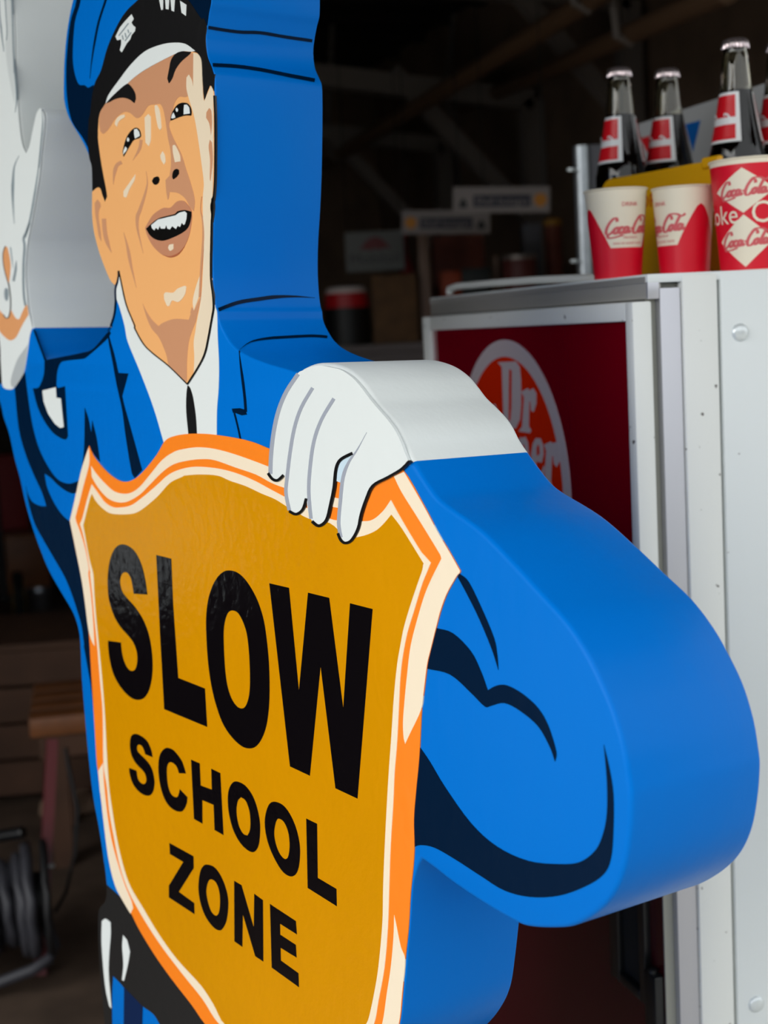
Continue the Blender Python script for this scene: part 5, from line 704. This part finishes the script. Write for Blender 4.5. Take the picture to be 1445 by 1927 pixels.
for (bx, by, lab_, rz) in ((.941, 1.864, 'cola bottle at the far outer end of the yellow carrier, beside the steel post', -8), (1.018, 1.871, 'cola bottle second from the left, in front of the small flags', 4),
                           (1.004, 1.668, 'tall-looking cola bottle rising just behind the red diamond cup', -6), (1.078, 1.684, 'cola bottle cut off by the right edge of the photograph', 10)):
    t = bpy.data.objects.new('cola_bottle', None); C.objects.link(t); t.empty_display_size = .05
    t.location = (bx, by, TOP + .0125); t.rotation_euler = (0, 0, math.radians(rz)); tag(t, lab_, 'bottle', 'cola bottles in the yellow carrier')
    if first is None: bottle_parts(t); first = t
    else:
        for ch in list(first.children):
            c_ = ch.copy(); C.objects.link(c_); c_.parent = t
            for g2 in ch.children:
                d_ = g2.copy(); C.objects.link(d_); d_.parent = c_

bd = thing('flag_board', 'grey board printed with red and blue pennants behind the bottles', 'board', (1.153, 1.9, TOP))
pl_ = obj('panel', B(1.15, 1.156, 1.60, 2.215, TOP, 1.662), 'board_grey', bd)
for y_, z_, m in ((2.166, 1.637, 'flag_red'), (2.036, 1.638, 'flag_blue'), (1.905, 1.640, 'flag_red'), (1.78, 1.642, 'flag_blue')):
    w_ = .085 if m == 'flag_red' else .046
    obj('pennant', prism(bmesh.new(), [[(y_ + w_ / 2, z_ + .001), (y_ - w_ / 2, z_), (y_ + .002, z_ - .043)]], lambda p: Vector((1.15, p[0], p[1])), lambda p: Vector((1.1492, p[0], p[1]))), m, pl_)
o = obj('white_rod', tube(bmesh.new(), [(.788, 2.160, 1.3995), (.788, 2.158, 1.4065), (.79, 2.13, 1.4095), (.792, 2.0, 1.408), (.795, 1.85, 1.4055), (.80, 1.72, 1.4015), (.83, 1.69, 1.3995)], [.0055, .006, .0052, .005, .005, .005, .005], 10), 'rod_white', None, 40)
tag(o, 'white bent rod lying along the machine\'s top edge', 'rod')

# ------------------------------------------------------------------ garage interior
po = thing('steel_post', 'galvanised steel track post behind the machine, left of the bottles', 'post', (1.215, 2.57, 0))
bm = tube(bmesh.new(), [(1.215, 2.57, 0), (1.215, 2.57, 1.672)], .0165, 24); obj('tube', bm, 'galvanised', po, 40)
obj('channel', B(1.225, 1.262, 2.56, 2.585, 0, 1.674, .002), 'column_grey', po)
for z in (1.628, 1.459):
    bm = tube(bmesh.new(), [(1.203, 2.566, z), (1.183, 2.558, z)], .003, 8); lathe(bm, [(.006, 0), (.006, .005)], 10, (1.184, 2.558, z - .0025)); obj('bolt', bm, 'zinc_bolt', po)

def truss(label, y, postpx, z_post, rafter, brace, w=.075):
    """post on the right with a sloping rafter and a knee brace, all in one upright plane"""
    pr = on(1, y, *postpx); t = thing('roof_truss', label, 'truss', (pr.x, y, 0), 'roof trusses')
    ra, rb = on(1, y, *rafter[0]), on(1, y, *rafter[1]); s = (rb.z - ra.z) / (rb.x - ra.x)
    zt = rb.z + s * (pr.x - rb.x)
    obj('post', B(pr.x - w * .55, pr.x + w * .55, y - w / 2, y + w / 2, 0, max(zt, z_post)), 'frame_grey', t)
    bm = bar(bmesh.new(), (-2.18, y, min(2.84, ra.z - s * (ra.x + 2.18))), (pr.x, y, zt), w, w); obj('rafter', bm, 'frame_grey', t)
    ba, bb = on(1, y, *brace[0]), on(1, y, *brace[1]); d_ = (bb - ba)
    if bb.x < pr.x: bb = ba + d_ * ((pr.x - ba.x) / d_.x)
    k = (ra.z + s * (ba.x - ra.x) - ba.z) / (d_.z - s * d_.x); ba = ba + d_ * k
    obj('brace', bar(bmesh.new(), ba, bb, w * .8, w * .7), 'frame_grey', t)
truss('grey roof truss nearest the door, its brace running behind the first bottle', 5.1, (1182, 100), 2.3, ((600, -110), (860, -60)), ((985, 0), (1140, 180)))
truss('grey roof truss in the middle, brace ending above the right shell sign', 6.1, (1000, 240), 2.1, ((600, 105), (860, 160)), ((765, 165), (935, 345)), .085)
truss('grey roof truss farthest back, brace just right of the blue head', 7.2, (835, 330), 1.9, ((612, 247), (700, 258)), ((630, 262), (760, 400)), .075)
for lab_, p0, p1, x, r in (('upper tan pipe crossing under the dark roof', (640, 290), (1110, 0), None, .032), ('lower tan pipe with a hook, under the dark roof', (862, 206), (1190, 62), None, .030)):
    a = at(*p0, 7.4); b_ = at(*p1, 4.2)
    t = thing('roof_pipe', lab_, 'pipe', ((a + b_) / 2), 'tan roof pipes')
    e = a + (a - b_) * .25; f_ = b_ + (b_ - a) * .25
    obj('pipe', tube(bmesh.new(), [e, a, b_, f_], r, 14), 'pipe_tan', t, 40)
    for q in (a, b_):
        obj('hanger', tube(bmesh.new(), [(q.x, q.y, 2.9), (q.x - .06, q.y, q.z + .12), (q.x - .05, q.y, q.z - .01), (q.x, q.y, q.z - r)], .012, 8), 'frame_grey', t)
bm = bmesh.new()
for i in range(14): box(bm, -2.2, 2.7, 2.3 + i * .44, 2.36 + i * .44, 2.86, 2.9)
o = obj('trim_2', bm, 'ceiling_dark'); o['kind'] = 'structure'
struct('trim_3', B(1.75, 2.69, 8.52, 8.6, 0, 2.86), 'plywood')

def hung_sign(label, x0, y0, x1, y1, d, flip):
    a, b_ = at(x0, y0, d), at(x1, y0 + (x1 - x0) * -.01, d); h_ = (y1 - y0) / FPX * d
    t = bpy.data.objects.new('hanging_sign', None); C.objects.link(t); t.empty_display_size = .05
    t.location = a; ax = (b_ - a); w_ = ax.length; t.rotation_euler = (0, -math.asin(ax.z / w_), math.atan2(ax.y, ax.x))
    tag(t, label, 'sign', 'hanging garage signs'); bo = obj('board', B(0, w_, 0, .008, -h_, 0, .001), 'sign_white', t)
    q = (.30, .80) if not flip else (.205, .81)
    obj('name_strip', B(w_ * .205, w_ * .80, -.001, 0, -h_ * .78, -h_ * .32), 'sign_navy', bo)
    me = text_mesh('Shell butagas', h_ * .40, .0005, sx=1.0); xs = [v.co.x for v in me.vertices]
    sc = w_ * .54 / (max(xs) - min(xs)); me.transform(Matrix(((sc, 0, 0, w_ * .502), (0, 0, 1, -.0015), (0, 1, 0, -h_ * .56), (0, 0, 0, 1))))
    o = link('lettering', me, 'sign_white', None); o.parent = bo
    sxp = w_ * (.90 if not flip else .10)
    shell = [(.0, -.5), (.16, -.5), (.2, -.42), (.38, -.3), (.5, -.02), (.46, .2), (.34, .38), (.17, .48), (0, .5), (-.17, .48), (-.34, .38), (-.46, .2), (-.5, -.02), (-.38, -.3), (-.2, -.42), (-.16, -.5)]
    obj('shell_emblem', prism(bmesh.new(), [[(sxp + p[0] * h_ * .52, -h_ * .53 + p[1] * h_ * .52) for p in shell]], lambda p: Vector((p[0], .0005, p[1])), lambda p: Vector((p[0], -.0012, p[1]))), 'sign_yellow', bo)
    fx = w_ * (.10 if not flip else .90)
    fig = [(-.17, -.26), (.17, -.26), (.14, -.05), (.07, .04), (.06, .1), (-.06, .1), (-.07, .04), (-.14, -.05)]
    obj('gas_cylinder_emblem', prism(bmesh.new(), [[(fx + p[0] * h_, -h_ * .55 + p[1] * h_) for p in fig]], lambda p: Vector((p[0], .0005, p[1])), lambda p: Vector((p[0], -.0012, p[1]))), 'sign_black', bo)
    for k in (.06, .94):
        p = t.matrix_basis @ Vector((w_ * k, .004, 0)); inv = Matrix.LocRotScale(t.location, t.rotation_euler, None).inverted()
        p = Matrix.LocRotScale(t.location, t.rotation_euler, None) @ Vector((w_ * k, .004, 0))
        obj('wire', tube(bmesh.new(), [inv @ p, inv @ Vector((p.x, p.y, 2.9))], .0015, 6), 'black_plastic', t)
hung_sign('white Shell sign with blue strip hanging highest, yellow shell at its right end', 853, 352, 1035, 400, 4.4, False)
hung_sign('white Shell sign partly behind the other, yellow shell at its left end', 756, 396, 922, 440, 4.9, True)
a = at(648, 438, 5.3); b_ = at(758, 430, 5.3)
mo = bpy.data.objects.new('oil_sign', None); C.objects.link(mo); mo.location = a; mo.empty_display_size = .05
w_ = (b_ - a).length; mo.rotation_euler = (0, 0, math.atan2((b_ - a).y, (b_ - a).x)); h_ = .142
tag(mo, 'pale Mobiloil sign with a red winged emblem, dim, beside the blue shoulder', 'sign')
bo = obj('board', B(0, w_, 0, .01, -h_, 0, .001), 'sign_grey', mo)
me = text_mesh('Mobiloil', .045, .0005); xs = [v.co.x for v in me.vertices]; sc = w_ * .84 / (max(xs) - min(xs))
me.transform(Matrix(((sc, 0, 0, w_ * .5), (0, 0, 1, -.001), (0, 1.1, 0, -h_ * .70), (0, 0, 0, 1)))); o = link('lettering', me, 'sign_black', None); o.parent = bo
wing = [(.24, -.46), (.30, -.34), (.36, -.24), (.44, -.16), (.52, -.13), (.60, -.17), (.66, -.24), (.74, -.36), (.78, -.45), (.68, -.42), (.6, -.47), (.5, -.44), (.42, -.48), (.34, -.44)]
obj('winged_emblem', prism(bmesh.new(), [[(p[0] * w_, p[1] * h_) for p in wing]], lambda p: Vector((p[0], .0005, p[1])), lambda p: Vector((p[0], -.0014, p[1]))), 'gargoyle_red', bo)
for k in (.05, .95): obj('wire', tube(bmesh.new(), [(w_ * k, .005, 0), (w_ * k, .005, 2.9 - a.z)], .0015, 6), 'black_plastic', mo)

# grey bench with goods on it, between the blue shoulder and the machine
D0 = 5.2; pa = at(560, 648, D0); pb = at(1075, 636, D0); BT = (pa.z + pb.z) / 2 
cb = bpy.data.objects.new('steel_cabinet', None); C.objects.link(cb); cb.location = (pa.x, pa.y, 0); cb.rotation_euler = (0, 0, math.atan2((pb - pa).y, (pb - pa).x)); cb.empty_display_size = .1
tag(cb, 'grey steel cabinet standing behind the blue shoulder, goods on top', 'cabinet')
CWd = (pb - pa).length; RC = Matrix.Rotation(cb.rotation_euler.z, 4, 'Z'); toL = lambda p: (Matrix.Translation(cb.location) @ RC).inverted() @ p
obj('carcass', B(0, CWd, .02, .65, .06, BT - .03), 'steel_cabinet', cb); obj('top', B(-.01, CWd + .01, 0, .66, BT - .03, BT, .003), 'steel_cabinet', cb)
obj('plinth', B(.02, CWd - .02, .05, .6, 0, .06), 'pit_black', cb)
for i in range(3):
    d_ = obj('door', B(CWd * i / 3 + .008, CWd * (i + 1) / 3 - .008, .008, .02, .08, BT - .05, .002), 'steel_cabinet', cb)
    obj('handle', B(CWd * (i + 1) / 3 - .05, CWd * (i + 1) / 3 - .035, -.006, .008, BT - .25, BT - .13, .003), 'chrome', d_)
def good(name, label, cat, m, x0, x1, ytop, off, shape='box', dep=.12, extra=None, group='goods on the steel cabinet'):
    """stands on the cabinet: pixel span x0-x1 and top row set its size, off its set-back"""
    d = D0 + off; a_, b__ = at(x0, 640, d), at(x1, 640, d); top = at((x0 + x1) / 2, ytop, d).z
    c_ = (a_ + b__) / 2; w = (b__ - a_).length
    t = bpy.data.objects.new(name, None); C.objects.link(t); t.location = (c_.x, c_.y, BT); t.rotation_euler = (0, 0, cb.rotation_euler.z); t.empty_display_size = .05
    tag(t, label, cat, group); hh = top - BT
    if shape == 'box':
        obj('carton', B(-w / 2, w / 2, 0, dep, 0, hh, .003), m, t, 40); obj('flap', B(-w / 2 * .98, w / 2 * .98, .004, dep * .49, hh, hh + .002), m, t)
    elif shape == 'can':
        obj('can_body', lathe(bmesh.new(), [(w / 2, 0), (w / 2, hh * .94), (w / 2 * .96, hh * .96)], 32, (0, w / 2, 0)), m, t, 40)
        obj('lid', lathe(bmesh.new(), [(w / 2 * 1.06, hh * .94), (w / 2 * 1.06, hh * .98), (w / 2 * .9, hh)], 32, (0, w / 2, 0)), extra or 'tin_lid', t, 40)
    elif shape == 'bottle':
        obj('flask', lathe(bmesh.new(), [(w / 2, 0), (w / 2, hh * .6), (w / 2 * .4, hh * .78), (w / 2 * .36, hh * .9)], 24, (0, w / 2, 0)), m, t, 40)
        obj('stopper', lathe(bmesh.new(), [(w / 2 * .42, hh * .9), (w / 2 * .42, hh)], 20, (0, w / 2, 0)), extra or 'box_black', t, 40)
    return t, w, hh
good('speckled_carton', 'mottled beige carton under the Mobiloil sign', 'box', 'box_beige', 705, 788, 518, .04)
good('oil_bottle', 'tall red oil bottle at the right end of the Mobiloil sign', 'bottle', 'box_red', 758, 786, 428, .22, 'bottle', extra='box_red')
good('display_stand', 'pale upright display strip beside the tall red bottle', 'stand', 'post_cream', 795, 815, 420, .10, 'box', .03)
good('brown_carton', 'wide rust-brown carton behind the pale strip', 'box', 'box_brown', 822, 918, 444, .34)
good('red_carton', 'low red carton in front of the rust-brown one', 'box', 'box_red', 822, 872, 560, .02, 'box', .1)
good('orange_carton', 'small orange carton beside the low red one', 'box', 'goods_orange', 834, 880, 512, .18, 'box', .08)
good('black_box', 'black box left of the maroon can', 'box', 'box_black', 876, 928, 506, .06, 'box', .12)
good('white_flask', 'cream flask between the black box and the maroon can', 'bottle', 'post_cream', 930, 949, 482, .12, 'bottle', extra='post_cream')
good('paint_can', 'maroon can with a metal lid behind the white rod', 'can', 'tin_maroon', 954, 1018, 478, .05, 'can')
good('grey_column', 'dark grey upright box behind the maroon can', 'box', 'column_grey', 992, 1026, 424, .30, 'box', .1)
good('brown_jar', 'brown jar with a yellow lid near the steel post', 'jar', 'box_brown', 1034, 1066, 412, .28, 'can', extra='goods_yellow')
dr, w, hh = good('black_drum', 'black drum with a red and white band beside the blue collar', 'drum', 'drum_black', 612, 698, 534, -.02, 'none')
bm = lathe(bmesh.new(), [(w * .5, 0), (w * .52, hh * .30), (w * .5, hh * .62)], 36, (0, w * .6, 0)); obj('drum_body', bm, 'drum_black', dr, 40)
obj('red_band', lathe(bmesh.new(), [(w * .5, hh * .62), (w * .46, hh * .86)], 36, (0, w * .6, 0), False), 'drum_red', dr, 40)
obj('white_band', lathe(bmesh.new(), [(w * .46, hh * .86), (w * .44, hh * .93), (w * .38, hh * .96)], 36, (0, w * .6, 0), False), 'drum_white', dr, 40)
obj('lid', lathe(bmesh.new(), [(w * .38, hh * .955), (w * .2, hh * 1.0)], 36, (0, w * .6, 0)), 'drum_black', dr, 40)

# lower left: hose reel, low bench, hand truck
rl = thing('hose_reel', 'black hose wound on a reel with a red steel stand at the lower left', 'hose reel', at(-40, 1720, 3.1).xy.to_3d())
ctr = at(0, 1702, 3.1); ax = (M3 @ Vector((1, 0, 0))); ax.z = 0; ax.normalize(); ax = Matrix.Rotation(math.radians(14), 3, 'Z') @ ax
fw_ = Vector((-ax.y, ax.x, 0)); upv = Vector((0, 0, 1)); RR = .098
def spoke(a, s, r): return ctr + ax * s + (fw_ * math.cos(a) + upv * math.sin(a)) * r
bm = bmesh.new()
pts = [spoke(i / 18 * 2 * math.pi, -.16 + .235 * (i / (18 * 9)) + .012 * math.sin(i * .06), RR + .016 * math.sin(i / 18 * 1.7)) for i in range(18 * 9 + 1)]
obj('hose', tube(bm, pts, .0125, 8), 'hose_black', rl, 60)
bm = bmesh.new()
pts = [spoke(i / 18 * 2 * math.pi, .06 - .20 * (i / (18 * 7)), RR - .022) for i in range(18 * 7 + 1)]
obj('hose', tube(bm, pts, .0125, 8), 'hose_black', rl, 60)
for s in (-.185, .098):
    bm = bmesh.new(); pts = [spoke(i / 30 * 2 * math.pi, s, RR + .02) for i in range(31)]; tube(bm, pts, .008, 8, False)
    for k in range(4): tube(bm, [spoke(k * math.pi / 2 + .3, s, .0), spoke(k * math.pi / 2 + .3, s, RR + .02)], .006, 6)
    obj('flange', bm, 'reel_black', rl, 60)
obj('drum', tube(bmesh.new(), [spoke(0, -.19, 0), spoke(0, .10, 0)], RR - .04, 24), 'reel_black', rl, 40)
tl = [at(-90, 1880, 3.05), at(0, 1848, 3.05), at(60, 1826, 3.05), at(92, 1806, 3.06), at(104, 1780, 3.08), at(92, 1752, 3.1), at(84, 1700, 3.13)]
obj('hose_tail', tube(bmesh.new(), tl, .0125, 10), 'hose_black', rl, 60)
hp = [at(-40, 1580, 3.12), at(0, 1575, 3.1), at(45, 1566, 3.08)]
obj('crank_grip', tube(bmesh.new(), [hp[0] + (hp[2] - hp[0]) * i / 24 for i in range(25)], [.012 + .0015 * (i % 2) for i in range(25)], 12), 'black_plastic', rl, 40)
for px_ in (0, -190):
    p0, p1 = at(98 + px_, 1392, 3.3), at(70 + px_, 1940, 3.14); k = p1.z / (p0.z - p1.z); p2 = p1 - (p0 - p1) * k
    obj('stand_post', bar(bmesh.new(), p0, p2, .024, .024), 'red_steel', rl)
obj('crossbar', bar(bmesh.new(), at(80, 1700, 3.18), at(-108, 1700, 3.18), .022, .022), 'red_steel', rl)
b_ = lathe(bmesh.new(), [(.007, 0), (.007, .004), (.003, .006)], 12); bmesh.ops.translate(b_, verts=b_.verts, vec=at(97, 1631, 3.2)); obj('wing_nut', b_, 'zinc_bolt', rl)

bk = bpy.data.objects.new('low_bench', None); C.objects.link(bk); p = at(78, 1372, 3.75); bk.location = (p.x, p.y, 0); bk.rotation_euler = (0, 0, math.radians(-6)); bk.empty_display_size = .1
tag(bk, 'low wooden bench at the lower left, behind the red reel stand', 'bench'); zt = p.z + .028
for i in range(4): obj('plank', B(-.03 + .0, 1.3, .0 + i * .105, .1 + i * .105, zt - .05, zt, .004), 'wood_bench', bk, 40)
obj('apron', B(-.01, 1.28, .012, .03, zt - .11, zt - .05), 'wood_dark', bk)
for x_, y_ in ((.03, .04), (1.24, .04), (.03, .38), (1.24, .38)): obj('leg', B(x_ - .025, x_ + .025, y_ - .025, y_ + .025, 0, zt - .05), 'wood_dark', bk)
bx = bpy.data.objects.new('crate', None); C.objects.link(bx); p = at(-60, 1330, 4.4); bx.location = (p.x - .25, p.y, 0); bx.rotation_euler = (0, 0, math.radians(-12)); bx.empty_display_size = .1
tag(bx, 'dark brown wooden crate on the floor behind the low bench', 'crate')
for i in range(4): obj('slat', B(0, .95, 0, .014, .02 + i * .112, .122 + i * .112, .002), 'wood_dark', bx)
for x_ in (0, .93): obj('corner_post', B(x_, x_ + .03, .014, .05, 0, .46), 'wood_dark', bx)
obj('lid', B(-.01, .96, -.005, .5, .46, .48, .003), 'wood_dark', bx); obj('rear_board', B(0, .95, .47, .49, .02, .46), 'wood_dark', bx)
for k, (px_, py_, d_, r_) in enumerate(((138, 1570, 4.3, .05),)):
    p = at(px_, py_, d_); bm = bmesh.new(); bmesh.ops.create_uvsphere(bm, u_segments=20, v_segments=12, radius=1)
    for v in bm.verts: v.co = Vector((v.co.x * .09, v.co.y * .06, max(0, v.co.z * .045 + .012))) * (1 + .18 * noise.noise(v.co * 2.3))
    bmesh.ops.translate(bm, verts=bm.verts, vec=(p.x, p.y, 0)); o = obj('rag', bm, 'rag_beige', None, 60); tag(o, 'crumpled pale rag on the floor beside the shield edge', 'rag')
cbp = [at(124, 1408, 3.62), at(130, 1450, 3.6), at(146, 1520, 3.58), at(140, 1610, 3.56), at(124, 1680, 3.5), at(104, 1715, 3.42)]
cbp = [Vector((q.x, q.y, max(q.z, .006))) for q in cbp]
o = obj('cable', tube(bmesh.new(), cbp, .005, 8), 'reel_black', None, 60); tag(o, 'thin black cable curving down beside the red reel stand', 'cable')
ht = thing('hand_truck', 'hand truck with a yellow wheel far back at the left edge', 'hand truck', at(20, 1150, 7.2).xy.to_3d())
wc = at(36, 1125, 7.2); wc.z = .135; wc2 = wc + ax * -.42
for q in (wc, wc2):
    bm = bmesh.new(); tube(bm, [q + (fw_ * math.cos(i / 24 * 2 * math.pi) + upv * math.sin(i / 24 * 2 * math.pi)) * .108 for i in range(25)], .027, 10, False); wh = obj('wheel', bm, 'tyre_black', ht, 60)
    obj('rim', tube(bmesh.new(), [q - ax * .03, q + ax * .03], .092, 28), 'wheel_yellow', wh, 40)
obj('axle', tube(bmesh.new(), [wc, wc2], .012, 10), 'reel_black', ht)
for k in (.16, .84):
    q = wc.lerp(wc2, k); obj('rail', tube(bmesh.new(), [q + fw_ * -.02, q + fw_ * .1 + upv * .55, q + fw_ * .16 + upv * 1.0], .014, 10), 'reel_black', ht, 60)
q1 = wc.lerp(wc2, .16); q2 = wc.lerp(wc2, .84)
obj('toe_plate', bar(bmesh.new(), Vector((q1.x, q1.y, .006)) - fw_ * .16, Vector((q2.x, q2.y, .006)) - fw_ * .16, .012, .18), 'reel_black', ht)
obj('handle', tube(bmesh.new(), [q1 + fw_ * .16 + upv * 1.0, q2 + fw_ * .16 + upv * 1.0], .014, 10), 'reel_black', ht)
for name, lab_, x0, x1, d_, z_, m, cat in (('steel_drum_pan', 'shiny steel pan on the floor far behind the blue sleeve', 44, 96, 7.6, .10, 'chrome', 'pan'), ('brown_carton', 'brown carton far back behind the blue sleeve', 14, 92, 8.0, .34, 'wood_bench', 'box'), ('red_crate', 'dark red crate stacked far back at the left edge', 8, 60, 8.25, .75, 'box_red', 'crate')):
    a, b__ = at(x0, 1080, d_), at(x1, 1080, d_); c_ = (a + b__) / 2; w = (b__ - a).length
    t = thing(name, lab_, cat, (c_.x, c_.y, 0))
    if cat == 'pan':
        obj('bowl', lathe(bmesh.new(), [(w * .35, 0), (w * .5, z_), (w * .48, z_), (w * .33, .01)], 28, (c_.x, c_.y, 0)), m, t, 40); obj('rim', tube(bmesh.new(), [(c_.x + w * .5 * math.cos(i / 24 * 2 * math.pi), c_.y + w * .5 * math.sin(i / 24 * 2 * math.pi), z_) for i in range(25)], .006, 8, False), m, t, 60)
    else:
        obj('sides', B(c_.x - w / 2, c_.x + w / 2, c_.y - .1, c_.y + .12, 0, z_, .004), m, t, 40); obj('lid', B(c_.x - w / 2 - .006, c_.x + w / 2 + .006, c_.y - .106, c_.y + .126, z_, z_ + .02, .003), m, t, 40)
bpy.context.view_layer.update()
